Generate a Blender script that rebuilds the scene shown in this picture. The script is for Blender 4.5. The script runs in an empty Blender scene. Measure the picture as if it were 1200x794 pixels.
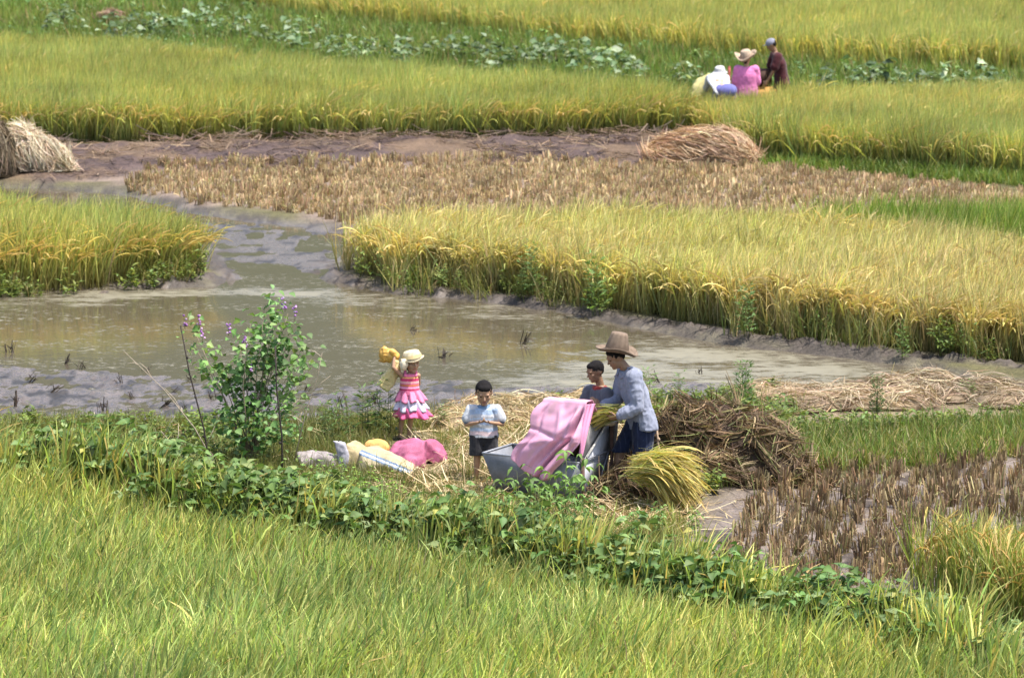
import bpy, math, random
import numpy as np
from mathutils import Vector, Matrix

# ------------------------------------------------------------------ basics
SC = bpy.context.scene
COL = SC.collection
FPX, CAMH, PITCH = 5400.0, 8.1, math.atan2(745.0, 5400.0)
CA, SA = math.cos(PITCH), math.sin(PITCH)

def G(px, py, z=0.0):
    """ground point (x, y) that stands under a spot of the photograph"""
    u, v = (px - 600.0) / FPX, -(py - 397.0) / FPX
    dx, dy, dz = u, CA + v * SA, -SA + v * CA
    t = (z - CAMH) / dz
    return (dx * t, dy * t)

def GP(pts, z=0.0):
    return np.array([G(a, b, z) for a, b in pts])

def lin(r, g, b):
    f = lambda c: (c / 255.0) / 12.92 if c / 255.0 <= 0.04045 else ((c / 255.0 + 0.055) / 1.055) ** 2.4
    return (f(r), f(g), f(b))

def hash2(ix, iy, s):
    h = (ix.astype(np.int64) * 374761393 + iy.astype(np.int64) * 668265263 + s * 144665) & 0xFFFFFFFF
    h = ((h ^ (h >> 13)) * 1274126177) & 0xFFFFFFFF
    h = (h ^ (h >> 16)) & 0xFFFFFFFF
    return h / 4294967295.0

def vn(x, y, s=0):
    x = np.asarray(x, float); y = np.asarray(y, float)
    ix, iy = np.floor(x), np.floor(y)
    fx, fy = x - ix, y - iy
    fx, fy = fx * fx * (3 - 2 * fx), fy * fy * (3 - 2 * fy)
    a, b = hash2(ix, iy, s), hash2(ix + 1, iy, s)
    c, d = hash2(ix, iy + 1, s), hash2(ix + 1, iy + 1, s)
    return (a + (b - a) * fx) * (1 - fy) + (c + (d - c) * fx) * fy

def fbm(x, y, s=0, o=4):
    r, a, t = 0, 0.5, 0
    for i in range(o):
        r = r + a * vn(x * 2 ** i + 17.3 * i, y * 2 ** i - 9.1 * i, s + i * 7); t += a; a *= 0.5
    return r / t

def vn3(P, sc, s=0):
    return (vn(P[:, 0] * sc + 3.1, P[:, 1] * sc + P[:, 2] * sc * .37, s) + vn(P[:, 1] * sc, P[:, 2] * sc + 5.7, s + 3) + vn(P[:, 2] * sc + 1.9, P[:, 0] * sc - P[:, 1] * .41 * sc, s + 5)) / 3

def sstep(a, b, x):
    t = np.clip((x - a) / (b - a), 0, 1)
    return t * t * (3 - 2 * t)

def sdist(X, Y, poly):
    """signed distance to a polygon, positive inside"""
    d = np.full(X.shape, 1e9); inside = np.zeros(X.shape, bool)
    n = len(poly)
    for i in range(n):
        ax, ay = poly[i]; bx, by = poly[(i + 1) % n]
        ex, ey = bx - ax, by - ay
        t = np.clip(((X - ax) * ex + (Y - ay) * ey) / (ex * ex + ey * ey + 1e-12), 0, 1)
        d = np.minimum(d, np.hypot(X - ax - t * ex, Y - ay - t * ey))
        c = ((ay > Y) != (by > Y)) & (X < (bx - ax) * (Y - ay) / (by - ay + 1e-12) + ax)
        inside ^= c
    return np.where(inside, d, -d)

def nrm(v):
    v = np.asarray(v, float)
    return v / (np.linalg.norm(v, axis=-1, keepdims=True) + 1e-12)

# ------------------------------------------------------------------ mesh collecting
class M:
    def __init__(s): s.V, s.C, s.F, s.n = [], [], [], 0
    def add(s, V, F, C=(.5, .5, .5), mi=0):
        V = np.asarray(V, float).reshape(-1, 3)
        C = np.asarray(C, float)
        if C.ndim == 1: C = np.tile(C, (len(V), 1))
        s.V.append(V); s.C.append(C.reshape(-1, 3)); F = np.asarray(F, int)
        s.F.append((F + s.n, mi)); s.n += len(V)
        return s
    def mesh(s, name, mats, smooth=True):
        V = np.concatenate(s.V); C = np.concatenate(s.C)
        me = bpy.data.meshes.new(name)
        tot = [np.full(len(f), f.shape[1]) for f, _ in s.F]
        mi = [np.full(len(f), m) for f, m in s.F]
        lv = np.concatenate([f.reshape(-1) for f, _ in s.F]); tot = np.concatenate(tot); mi = np.concatenate(mi)
        me.vertices.add(len(V)); me.vertices.foreach_set('co', V.astype(np.float32).ravel())
        me.loops.add(len(lv)); me.loops.foreach_set('vertex_index', lv.astype(np.int32))
        me.polygons.add(len(tot))
        me.polygons.foreach_set('loop_start', (np.cumsum(tot) - tot).astype(np.int32))
        me.polygons.foreach_set('material_index', mi.astype(np.int32))
        me.polygons.foreach_set('use_smooth', np.full(len(tot), smooth))
        setcol(me, C)
        for m in mats: me.materials.append(m)
        me.update(calc_edges=True); me.validate()
        return me
    def build(s, name, mats, parent=None, loc=(0, 0, 0), smooth=True):
        o = bpy.data.objects.new(name, s.mesh(name, mats if isinstance(mats, (list, tuple)) else [mats], smooth))
        COL.objects.link(o); o.location = loc
        if parent: o.parent = parent
        return o

def setcol(me, C):
    a = me.attributes.get('col') or me.attributes.new('col', 'FLOAT_COLOR', 'POINT')
    a.data.foreach_set('color', np.hstack([C, np.ones((len(C), 1))]).astype(np.float32).ravel())

def tag(o, label=None, cat=None, group=None, kind=None):
    for k, v in (('label', label), ('category', cat), ('group', group), ('kind', kind)):
        if v: o[k] = v
    return o

def empty(name, loc, rz=0.0):
    o = bpy.data.objects.new(name, None); COL.objects.link(o)
    o.location = loc; o.rotation_euler = (0, 0, rz); o.empty_display_size = .2
    return o

def copy_tree(o, parent=None):
    c = o.copy(); COL.objects.link(c)
    if parent: c.parent = parent
    for ch in list(o.children): copy_tree(ch, c)
    return c

# ---- shapes as (V, F)
def loft(rings, n=16):
    """rings: list of (centre, a, b) - ellipses closed at both ends"""
    t = np.linspace(0, 2 * np.pi, n, endpoint=False)
    V = [np.asarray(c, float) + np.outer(np.cos(t), a) + np.outer(np.sin(t), b) for c, a, b in rings]
    k = len(rings); V = np.concatenate(V + [[rings[0][0]], [rings[-1][0]]])
    F = []
    for i in range(k - 1):
        for j in range(n):
            j2 = (j + 1) % n
            F.append((i * n + j, i * n + j2, (i + 1) * n + j2, (i + 1) * n + j))
    for j in range(n):
        j2 = (j + 1) % n
        F.append((k * n, j2, j, j)); F.append((k * n + 1, (k - 1) * n + j, (k - 1) * n + j2, (k - 1) * n + j2))
    return V, [f if f[2] != f[3] else f[:3] for f in F]

def frame(d):
    d = nrm(d); u = np.array([0, 0, 1.]) if abs(d[2]) < .9 else np.array([1., 0, 0])
    a = nrm(np.cross(d, u)); b = np.cross(d, a)
    return d, a, b

def capsule(p0, r0, p1, r1, n=10):
    p0, p1 = np.asarray(p0, float), np.asarray(p1, float)
    d, a, b = frame(p1 - p0)
    R = []
    for th in (80, 50, 22): R.append((p0 - d * r0 * math.sin(math.radians(th)), a * r0 * math.cos(math.radians(th)), b * r0 * math.cos(math.radians(th))))
    R.append((p0, a * r0, b * r0)); R.append((p1, a * r1, b * r1))
    for th in (22, 50, 80): R.append((p1 + d * r1 * math.sin(math.radians(th)), a * r1 * math.cos(math.radians(th)), b * r1 * math.cos(math.radians(th))))
    return loft(R, n)

def chain(pts, rs, n=10):
    return [capsule(pts[i], rs[i], pts[i + 1], rs[i + 1], n) for i in range(len(pts) - 1)]

def ellipsoid(c, ax, n=14):
    """ax: three half-axis vectors"""
    ax = [np.asarray(a, float) for a in ax]; c = np.asarray(c, float)
    R = []
    for th in np.linspace(-84, 84, 11):
        t = math.radians(th); R.append((c + ax[2] * math.sin(t), ax[0] * math.cos(t), ax[1] * math.cos(t)))
    return loft(R, n)

def add_vf(m, vf, C=(.5, .5, .5), mi=0):
    V, F = vf
    q = [f for f in F if len(f) == 4]; t = [f for f in F if len(f) == 3]
    if q: m.add(V, q, C, mi)
    if t:
        if q: m.F.append((np.asarray(t, int) + m.n - len(V), mi))
        else: m.add(V, t, C, mi)

def tube(m, pts, rs, C=(.5, .5, .5), mi=0, n=6):
    pts = [np.asarray(p, float) for p in pts]
    if np.isscalar(rs): rs = [rs] * len(pts)
    R = []; a = None
    for i, p in enumerate(pts):
        d = nrm(pts[min(i + 1, len(pts) - 1)] - pts[max(i - 1, 0)])
        if a is None: _, a, b = frame(d)
        a = nrm(a - d * np.dot(a, d)); b = np.cross(d, a)
        R.append((p, a * rs[i], b * rs[i]))
    add_vf(m, loft(R, n), C, mi)

def box(m, o, ex, ey, ez, C=(.5, .5, .5), mi=0):
    """box from a corner and its three edge vectors"""
    o, ex, ey, ez = [np.asarray(v, float) for v in (o, ex, ey, ez)]
    V = [o, o + ex, o + ex + ey, o + ey, o + ez, o + ex + ez, o + ex + ey + ez, o + ey + ez]
    m.add(V, [(0, 3, 2, 1), (4, 5, 6, 7), (0, 1, 5, 4), (1, 2, 6, 5), (2, 3, 7, 6), (3, 0, 4, 7)], C, mi)

def prism(m, poly, off, C=(.5, .5, .5), mi=0):
    """flat polygon (3-D points) given a thickness vector"""
    P = np.asarray(poly, float); n = len(P); V = np.concatenate([P, P + np.asarray(off, float)])
    m.add(V, [(i, (i + 1) % n, n + (i + 1) % n, n + i) for i in range(n)], C, mi)
    m.F.append((np.array([list(range(n))[::-1]]) + m.n - 2 * n, mi)); m.F.append((np.array([list(range(n, 2 * n))]) + m.n - 2 * n, mi))

def fuse(vfs, voxel, smooth=3):
    """union of closed shapes as one continuous skin"""
    m = M()
    for vf in vfs: add_vf(m, vf)
    me = m.mesh('fuse', [], True)
    o = bpy.data.objects.new('fuse', me); COL.objects.link(o)
    r = o.modifiers.new('r', 'REMESH'); r.mode = 'VOXEL'; r.voxel_size = voxel
    if smooth:
        s = o.modifiers.new('s', 'SMOOTH'); s.iterations = smooth; s.factor = .5
    dg = bpy.context.evaluated_depsgraph_get()
    ev = o.evaluated_get(dg); out = ev.to_mesh()
    nv = len(out.vertices); V = np.empty(nv * 3, np.float32); out.vertices.foreach_get('co', V)
    N = np.empty(nv * 3, np.float32); out.vertices.foreach_get('normal', N)
    F = np.empty(len(out.loops), np.int32); out.loops.foreach_get('vertex_index', F)
    tot = np.empty(len(out.polygons), np.int32); out.polygons.foreach_get('loop_total', tot)
    assert (tot == 4).all()
    ev.to_mesh_clear(); bpy.data.objects.remove(o); bpy.data.meshes.remove(me)
    return V.reshape(-1, 3).astype(float), N.reshape(-1, 3).astype(float), F.reshape(-1, 4)

# ---- ribbons: blades, straws
def curves(rng, base, az, tilt, droop, L, k=5, lean=(0, 0, 0), wob=0.0, dexp=1.6):
    n = len(base); j = np.linspace(0, 1, k)
    th = tilt[:, None] + droop[:, None] * j[None] ** dexp
    D = np.stack([np.sin(th) * np.cos(az)[:, None], np.sin(th) * np.sin(az)[:, None], np.cos(th)], -1)
    D = D + np.asarray(lean)[None, None] * j[None, :, None]
    if wob: D = D + rng.normal(0, wob, D.shape)
    D = nrm(D); step = (L / (k - 1))[:, None, None] * D
    P = np.concatenate([base[:, None], base[:, None] + np.cumsum(step[:, :-1], 1)], 1)
    return P, D

def ribbons(m, P, W, S, C, mi=0, prof=None):
    n, k, _ = P.shape
    if prof is None: prof = np.ones(k)
    W = np.asarray(W, float) * np.ones(n)
    w = W[:, None] * np.asarray(prof)[None]
    if S.ndim == 2: S = np.repeat(S[:, None], k, 1)
    V = np.stack([P - S * w[..., None], P + S * w[..., None]], 2)
    idx = np.arange(n * k * 2).reshape(n, k, 2)
    F = np.stack([idx[:, :-1, 0], idx[:, :-1, 1], idx[:, 1:, 1], idx[:, 1:, 0]], -1).reshape(-1, 4)
    C = np.asarray(C, float)
    if C.ndim == 1: C = np.tile(C, (n, 1))
    if C.ndim == 2: C = np.repeat(C[:, None], k, 1)
    m.add(V, F, np.repeat(C[:, :, None], 2, 2), mi)

def sides(rng, D, jit=.6):
    d = D[:, 0] if D.ndim == 3 else D
    dm = D.mean(1) if D.ndim == 3 else D
    s = np.cross(dm, [0, 0, 1.]) + rng.normal(0, jit, d.shape)
    s = s - dm * (s * dm).sum(-1, keepdims=True)
    return nrm(s)

def pick(rng, pal, n, jit=.15):
    cs = np.array([c for c, w in pal]); w = np.array([w for c, w in pal], float)
    c = cs[rng.choice(len(cs), n, p=w / w.sum())]
    return np.clip(c * np.exp(rng.normal(0, jit, (n, 1))) * np.exp(rng.normal(0, jit * .25, (n, 3))), 0, 1)

# broad leaves: a bent oval template set down many times
LW = np.array([.12, .78, 1, .8, .42, .04]); LT = np.linspace(0, 1, 6)
def leaves(m, base, D, Nn, L, W, C, mi=0, cup=.18, droop=.25, prof=LW):
    n = len(base); D = nrm(D); S = nrm(np.cross(D, Nn)); U = np.cross(S, D)
    k = len(prof); t = np.linspace(0, 1, k)
    V = np.zeros((n, k, 3, 3))
    for j, q in enumerate((-1, 0, 1)):
        a = q * prof * .5
        V[:, :, j] = base[:, None] + D[:, None] * (L[:, None, None] * t[None, :, None]) + S[:, None] * (W[:, None, None] * a[None, :, None]) \
            + U[:, None] * ((W[:, None] * cup * np.abs(q) * prof[None] - L[:, None] * droop * t[None] ** 2)[..., None])
    idx = np.arange(n * k * 3).reshape(n, k, 3)
    F = np.concatenate([np.stack([idx[:, :-1, q], idx[:, :-1, q + 1], idx[:, 1:, q + 1], idx[:, 1:, q]], -1).reshape(-1, 4) for q in (0, 1)])
    C = np.asarray(C, float); C = np.tile(C, (n, 1)) if C.ndim == 1 else C
    Cv = np.repeat(np.repeat(C[:, None, None], k, 1), 3, 2).copy(); Cv[:, :, 1] = Cv[:, :, 1] * 1.15 + .012
    m.add(V, F, Cv, mi)

# ------------------------------------------------------------------ materials
def newmat(name):
    m = bpy.data.materials.new(name); m.use_nodes = True; nt = m.node_tree; nt.nodes.clear()
    out = nt.nodes.new('ShaderNodeOutputMaterial')
    return m, nt, out

class NT:
    def __init__(s, nt): s.nt = nt
    def n(s, t, **kw):
        x = s.nt.nodes.new(t)
        for k, v in kw.items():
            if k[:2] == 'i_': x.inputs[k[2:].replace('_', ' ')].default_value = v
            else: setattr(x, k, v)
        return x
    def l(s, a, b): s.nt.links.new(a, b)
    def attr(s, name, typ='GEOMETRY'): return s.n('ShaderNodeAttribute', attribute_name=name, attribute_type=typ)
    def noise(s, scale, detail=3, vec=None, rough=.55):
        x = s.n('ShaderNodeTexNoise'); x.inputs['Scale'].default_value = scale; x.inputs['Detail'].default_value = detail; x.inputs['Roughness'].default_value = rough
        if vec is not None: s.l(vec, x.inputs['Vector'])
        return x
    def mapr(s, v, a, b, c, d):
        x = s.n('ShaderNodeMapRange'); s.l(v, x.inputs['Value'])
        for k, q in zip(('From Min', 'From Max', 'To Min', 'To Max'), (a, b, c, d)): x.inputs[k].default_value = q
        return x.outputs[0]
    def mul(s, col, fac):
        x = s.n('ShaderNodeVectorMath', operation='SCALE'); s.l(col, x.inputs[0]); s.l(fac, x.inputs['Scale']); return x.outputs[0]
    def mix(s, a, b, fac):
        x = s.n('ShaderNodeMix', data_type='RGBA')
        for v, i in ((a, 6), (b, 7)):
            if isinstance(v, tuple): x.inputs[i].default_value = (*v, 1)
            else: s.l(v, x.inputs[i])
        if isinstance(fac, (int, float)): x.inputs[0].default_value = fac
        else: s.l(fac, x.inputs[0])
        return x.outputs[2]

def plant_mat(name, trans=.35, rough=.5, tint=None, patch=.25, spec=.3, pscale=.35):
    m, nt, out = newmat(name); N = NT(nt)
    c = N.attr('col').outputs['Color']
    oi = N.n('ShaderNodeObjectInfo'); geo = N.n('ShaderNodeNewGeometry')
    v = N.mapr(oi.outputs['Random'], 0, 1, .82, 1.18)
    c = N.mul(c, v)
    nz = N.noise(pscale, 3, geo.outputs['Position'])
    f = N.mapr(nz.outputs[0], .35, .68, 1 - patch, 1 + patch)
    c = N.mul(c, f)
    if tint:
        nz2 = N.noise(pscale * .6, 2, geo.outputs['Position'])
        tf = N.mapr(nz2.outputs[0], .42, .64, 0, .55)
        t = N.n('ShaderNodeVectorMath', operation='MULTIPLY'); N.l(c, t.inputs[0]); t.inputs[1].default_value = tint
        c = N.mix(c, t.outputs[0], tf)
    p = N.n('ShaderNodeBsdfPrincipled'); N.l(c, p.inputs['Base Color']); p.inputs['Roughness'].default_value = rough; p.inputs['Specular IOR Level'].default_value = spec
    tr = N.n('ShaderNodeBsdfTranslucent'); tc = N.n('ShaderNodeVectorMath', operation='MULTIPLY'); N.l(c, tc.inputs[0]); tc.inputs[1].default_value = (1.25, 1.2, .7)
    N.l(tc.outputs[0], tr.inputs['Color'])
    mx = N.n('ShaderNodeMixShader'); mx.inputs[0].default_value = trans
    N.l(p.outputs[0], mx.inputs[1]); N.l(tr.outputs[0], mx.inputs[2]); N.l(mx.outputs[0], out.inputs['Surface'])
    return m

def surf_mat(name, rough=.8, var=.2, nscale=30, bump=.0, bscale=60, spec=.3, metal=0.0, sss=0.0, trans=0.0, sheen=0.0):
    m, nt, out = newmat(name); N = NT(nt)
    c = N.attr('col').outputs['Color']; tc = N.n('ShaderNodeTexCoord').outputs['Object']
    nz = N.noise(nscale, 4, tc)
    c = N.mul(c, N.mapr(nz.outputs[0], .3, .7, 1 - var, 1 + var))
    p = N.n('ShaderNodeBsdfPrincipled'); N.l(c, p.inputs['Base Color'])
    p.inputs['Roughness'].default_value = rough; p.inputs['Specular IOR Level'].default_value = spec; p.inputs['Metallic'].default_value = metal
    if sheen: p.inputs['Sheen Weight'].default_value = sheen
    if sss:
        p.inputs['Subsurface Weight'].default_value = sss; p.inputs['Subsurface Radius'].default_value = (.02, .008, .004); p.inputs['Subsurface Scale'].default_value = .3
    if bump:
        b = N.n('ShaderNodeBump'); b.inputs['Strength'].default_value = bump; b.inputs['Distance'].default_value = .01
        N.l(N.noise(bscale, 4, tc).outputs[0], b.inputs['Height']); N.l(b.outputs[0], p.inputs['Normal'])
    s = p.outputs[0]
    if trans:
        t = N.n('ShaderNodeBsdfTranslucent'); N.l(c, t.inputs['Color']); mx = N.n('ShaderNodeMixShader'); mx.inputs[0].default_value = trans
        N.l(s, mx.inputs[1]); N.l(t.outputs[0], mx.inputs[2]); s = mx.outputs[0]
    N.l(s, out.inputs['Surface'])
    return m

MAT = {}
MAT['rice'] = plant_mat('rice_leaf', .42, .55, (1.14, 1.02, .8), .16)
MAT['ripe'] = plant_mat('ripe_rice_leaf', .33, .6, (.88, 1.0, .75), .14)
MAT['weed'] = plant_mat('weed_leaf', .35, .5, (1.15, 1.05, .9), .2)
MAT['broad'] = plant_mat('broad_leaf', .28, .55, (1.15, 1.02, .8), .18, .28, 1.5)
MAT['straw'] = plant_mat('dry_straw', .15, .65, (.8, .72, .65), .25, .25, 1.2)
MAT['skin'] = surf_mat('skin', .5, .08, 25, .0, 60, .35, 0, .12)
MAT['hair'] = surf_mat('hair', .8, .35, 70, .9, 170, .15)
MAT['cloth'] = surf_mat('cotton_cloth', .9, .12, 14, .35, 220, .15, 0, 0, 0, .15)
MAT['felt'] = surf_mat('hat_weave', .85, .18, 25, .5, 150, .2)
MAT['eye'] = surf_mat('eye_gloss', .2, .05, 10)
MAT['sheet'] = surf_mat('plastic_sheet', .38, .12, 6, .15, 40, .45, 0, 0, .22)
MAT['sack'] = surf_mat('woven_sack', .7, .28, 7, .6, 130, .25)
MAT['wood'] = surf_mat('wood', .75, .35, 18, .4, 60, .25)
MAT['bark'] = surf_mat('bark', .85, .35, 30, .5, 90, .2)

def metal_mat():
    m, nt, out = newmat('galvanised_sheet'); N = NT(nt)
    tc = N.n('ShaderNodeTexCoord').outputs['Object']
    a = N.noise(7, 5, tc, .65); b = N.noise(45, 3, tc); r = N.noise(3.2, 6, tc, .7)
    c = N.attr('col').outputs['Color']
    c = N.mul(c, N.mapr(a.outputs[0], .3, .7, .75, 1.2)); c = N.mul(c, N.mapr(b.outputs[0], .3, .7, .9, 1.1))
    c = N.mix(c, (.10, .055, .03), N.mapr(r.outputs[0], .60, .74, 0, .65))
    p = N.n('ShaderNodeBsdfPrincipled'); N.l(c, p.inputs['Base Color']); p.inputs['Metallic'].default_value = .12
    N.l(N.mapr(a.outputs[0], .3, .7, .4, .65), p.inputs['Roughness'])
    bp = N.n('ShaderNodeBump'); bp.inputs['Strength'].default_value = .25; bp.inputs['Distance'].default_value = .012
    N.l(N.noise(5, 3, tc).outputs[0], bp.inputs['Height']); N.l(bp.outputs[0], p.inputs['Normal'])
    N.l(p.outputs[0], out.inputs['Surface'])
    return m
MAT['metal'] = metal_mat()

def ground_mat():
    m, nt, out = newmat('ground'); N = NT(nt)
    geo = N.n('ShaderNodeNewGeometry').outputs['Position']
    c = N.attr('col').outputs['Color']; wet = N.attr('wet').outputs['Fac']
    a = N.noise(1.3, 6, geo, .65); b = N.noise(14, 5, geo, .7); d = N.noise(55, 3, geo)
    c = N.mul(c, N.mapr(a.outputs[0], .3, .7, .72, 1.28)); c = N.mul(c, N.mapr(b.outputs[0], .3, .7, .65, 1.35)); c = N.mul(c, N.mapr(d.outputs[0], .3, .7, .8, 1.2))
    p = N.n('ShaderNodeBsdfPrincipled'); N.l(c, p.inputs['Base Color'])
    rr = N.n('ShaderNodeMath', operation='MULTIPLY_ADD'); N.l(wet, rr.inputs[0]); rr.inputs[1].default_value = -.72; rr.inputs[2].default_value = .92
    r2 = N.n('ShaderNodeMath', operation='ADD'); N.l(rr.outputs[0], r2.inputs[0]); N.l(N.mapr(b.outputs[0], .35, .65, -.08, .1), r2.inputs[1]); N.l(r2.outputs[0], p.inputs['Roughness'])
    N.l(N.mapr(wet, 0, 1, .15, .75), p.inputs['Specular IOR Level'])
    bp = N.n('ShaderNodeBump'); N.l(N.mapr(wet, 0, 1, .85, .38), bp.inputs['Strength']); bp.inputs['Distance'].default_value = .05
    h = N.n('ShaderNodeMath', operation='ADD'); N.l(N.noise(9, 6, geo, .65).outputs[0], h.inputs[0]); N.l(b.outputs[0], h.inputs[1])
    N.l(h.outputs[0], bp.inputs['Height']); N.l(bp.outputs[0], p.inputs['Normal'])
    N.l(p.outputs[0], out.inputs['Surface'])
    return m
MAT['ground'] = ground_mat()

def water_mat():
    m, nt, out = newmat('pond_water'); N = NT(nt)
    geo = N.n('ShaderNodeNewGeometry').outputs['Position']
    al = N.attr('algae').outputs['Fac']
    mp = N.n('ShaderNodeMapping'); mp.inputs['Scale'].default_value = (.55, 1.2, 1); N.l(geo, mp.inputs[0])
    n1 = N.noise(1.1, 7, mp.outputs[0], .68); n2 = N.noise(9, 5, mp.outputs[0], .65)
    f = N.n('ShaderNodeMath', operation='ADD'); N.l(n1.outputs[0], f.inputs[0]); N.l(N.mapr(al, 0, 1, -.20, .15), f.inputs[1])
    f2 = N.n('ShaderNodeMath', operation='ADD'); N.l(f.outputs[0], f2.inputs[0]); N.l(N.mapr(n2.outputs[0], .3, .7, -.14, .14), f2.inputs[1])
    film = N.mapr(f2.outputs[0], .50, .70, 0, .62)
    n3 = N.noise(16, 4, mp.outputs[0], .7); n4 = N.noise(.9, 3, mp.outputs[0])
    fk = N.n('ShaderNodeMath', operation='MULTIPLY'); N.l(N.mapr(n3.outputs[0], .56, .66, 0, .85), fk.inputs[0]); N.l(N.mapr(n4.outputs[0], .40, .58, 0, 1), fk.inputs[1])
    fm = N.n('ShaderNodeMath', operation='MAXIMUM'); N.l(film, fm.inputs[0]); N.l(fk.outputs[0], fm.inputs[1]); film = fm.outputs[0]
    c = N.mix((.08, .065, .044), (.27, .25, .18), film)
    p = N.n('ShaderNodeBsdfPrincipled'); N.l(c, p.inputs['Base Color']); p.inputs['IOR'].default_value = 1.33
    N.l(N.mapr(film, 0, .75, .07, .6), p.inputs['Roughness'])
    bp = N.n('ShaderNodeBump'); bp.inputs['Strength'].default_value = .10; bp.inputs['Distance'].default_value = .02
    N.l(N.noise(6, 3, geo).outputs[0], bp.inputs['Height']); N.l(bp.outputs[0], p.inputs['Normal'])
    N.l(p.outputs[0], out.inputs['Surface'])
    return m
MAT['water'] = water_mat()
# ------------------------------------------------------------------ where everything lies on the ground (photo spots -> metres)
CAN = .36   # rice tips of the near field stand this far above the bund
FORE_EDGE = GP([(-160, 490), (0, 531), (150, 556), (300, 592), (450, 608), (560, 628), (650, 642), (740, 664), (850, 680), (950, 704), (1050, 722), (1130, 742), (1200, 772), (1330, 830)], CAN)
FORE = np.concatenate([FORE_EDGE, [(20, 30), (-20, 30)]])
POND = GP([(-200, 337), (0, 334), (250, 327), (268, 318), (262, 300), (215, 268), (150, 252), (60, 238), (-60, 232), (-60, 213), (60, 215), (140, 221), (230, 243), (330, 256), (420, 266), (425, 285), (398, 305), (392, 322), (450, 335),
           (560, 347), (640, 356), (750, 377), (900, 402), (1050, 418), (1130, 432), (1180, 447), (1060, 446), (900, 458), (800, 474), (700, 480), (640, 476), (560, 483), (520, 492), (440, 486), (400, 494), (340, 500), (200, 497), (0, 497), (-250, 497)])
MUD = GP([(-250, 430), (0, 418), (120, 424), (250, 430), (380, 436), (470, 438), (560, 446), (680, 444), (860, 436), (900, 460), (700, 485), (560, 490), (350, 505), (-250, 505)])
CHAN = GP([(-60, 214), (140, 222), (330, 254), (430, 262), (425, 290), (395, 322), (280, 322), (255, 300), (150, 255), (-60, 234)])
LEFTP = GP([(-180, 341), (0, 335), (110, 333), (180, 327), (246, 319), (238, 311), (190, 301), (110, 293), (0, 286), (-180, 281)])
MIDF = GP([(398, 312), (420, 322), (455, 331), (560, 341), (645, 350), (750, 369), (900, 393), (1050, 410), (1200, 425), (1420, 446), (1420, 350), (1200, 336), (1080, 318), (950, 309), (700, 303), (560, 306), (450, 312)])
GREENF = GP([(930, 306), (1080, 316), (1200, 334), (1420, 348), (1420, 290), (1200, 292), (960, 300)])
FARF = GP([(-250, 172), (0, 168), (150, 168), (300, 166), (450, 164), (620, 163), (790, 158), (812, 158), (808, 150), (700, 138), (500, 122), (300, 106), (200, 92), (0, 82), (-250, 74)])
FARA = GP([(800, 157), (850, 167), (1000, 173), (1200, 171), (1450, 168), (1450, 134), (1200, 137), (1000, 139), (930, 142), (892, 150), (855, 153), (820, 152)])
FARB = GP([(836, 186), (870, 189), (905, 192), (1000, 200), (1100, 206), (1200, 212), (1450, 224), (1450, 176), (1200, 178), (1000, 181), (900, 182)])
TOPF = GP([(215, 1), (300, 12), (400, 27), (480, 34), (560, 43), (700, 56), (800, 64), (900, 74), (1000, 82), (1200, 91), (1500, 104), (1500, -70), (100, -70)])
STUB_FAR = GP([(50, 203), (240, 196), (500, 192), (760, 193), (880, 197), (1000, 206), (1200, 226), (1450, 240), (1450, 300), (1200, 296), (1000, 304), (700, 303), (450, 311), (432, 268), (330, 248), (240, 240), (140, 219), (60, 210)])
SOIL = GP([(40, 172), (300, 167), (620, 164), (800, 160), (840, 186), (780, 193), (500, 196), (240, 203), (60, 212), (-100, 205), (-100, 172)])
NEARSTUB = GP([(790, 640), (800, 590), (850, 560), (940, 548), (1080, 536), (1200, 522), (1420, 510), (1420, 720), (1200, 735), (1040, 690), (900, 720), (800, 700)])
GRASSR = GP([(925, 530), (930, 520), (1060, 508), (1200, 502), (1420, 500), (1420, 515), (1200, 528), (1080, 545), (940, 552)])
STRAWB = GP([(870, 490), (900, 458), (960, 449), (1060, 444), (1180, 446), (1420, 452), (1420, 492), (1200, 496), (1050, 498), (930, 506)])
RIPE = GP([(1046, 688), (1085, 703), (1140, 722), (1200, 742), (1420, 800), (1420, 722), (1200, 703), (1120, 694)])
BANK = GP([(-250, 496), (0, 496), (200, 496), (350, 499), (440, 488), (560, 482), (700, 480), (800, 474), (900, 462), (930, 480), (930, 545), (800, 590), (800, 680), (640, 690), (300, 620), (0, 570), (-250, 560)])
TREAD = GP([(470, 560), (560, 500), (640, 492), (760, 500), (800, 560), (790, 620), (700, 640), (600, 600), (520, 590)])
WEEDBAND = GP([(-250, 72), (0, 79), (200, 90), (300, 103), (500, 119), (700, 135), (850, 148), (1000, 136), (1200, 133), (1450, 130), (1450, 108), (1200, 94), (1000, 85), (800, 68), (560, 46), (400, 30), (215, 4), (100, -12), (-250, -12)])

def pnoise(X, Y, sc, s, o=3): return fbm(X * sc, Y * sc, s, o) - .5

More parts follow.
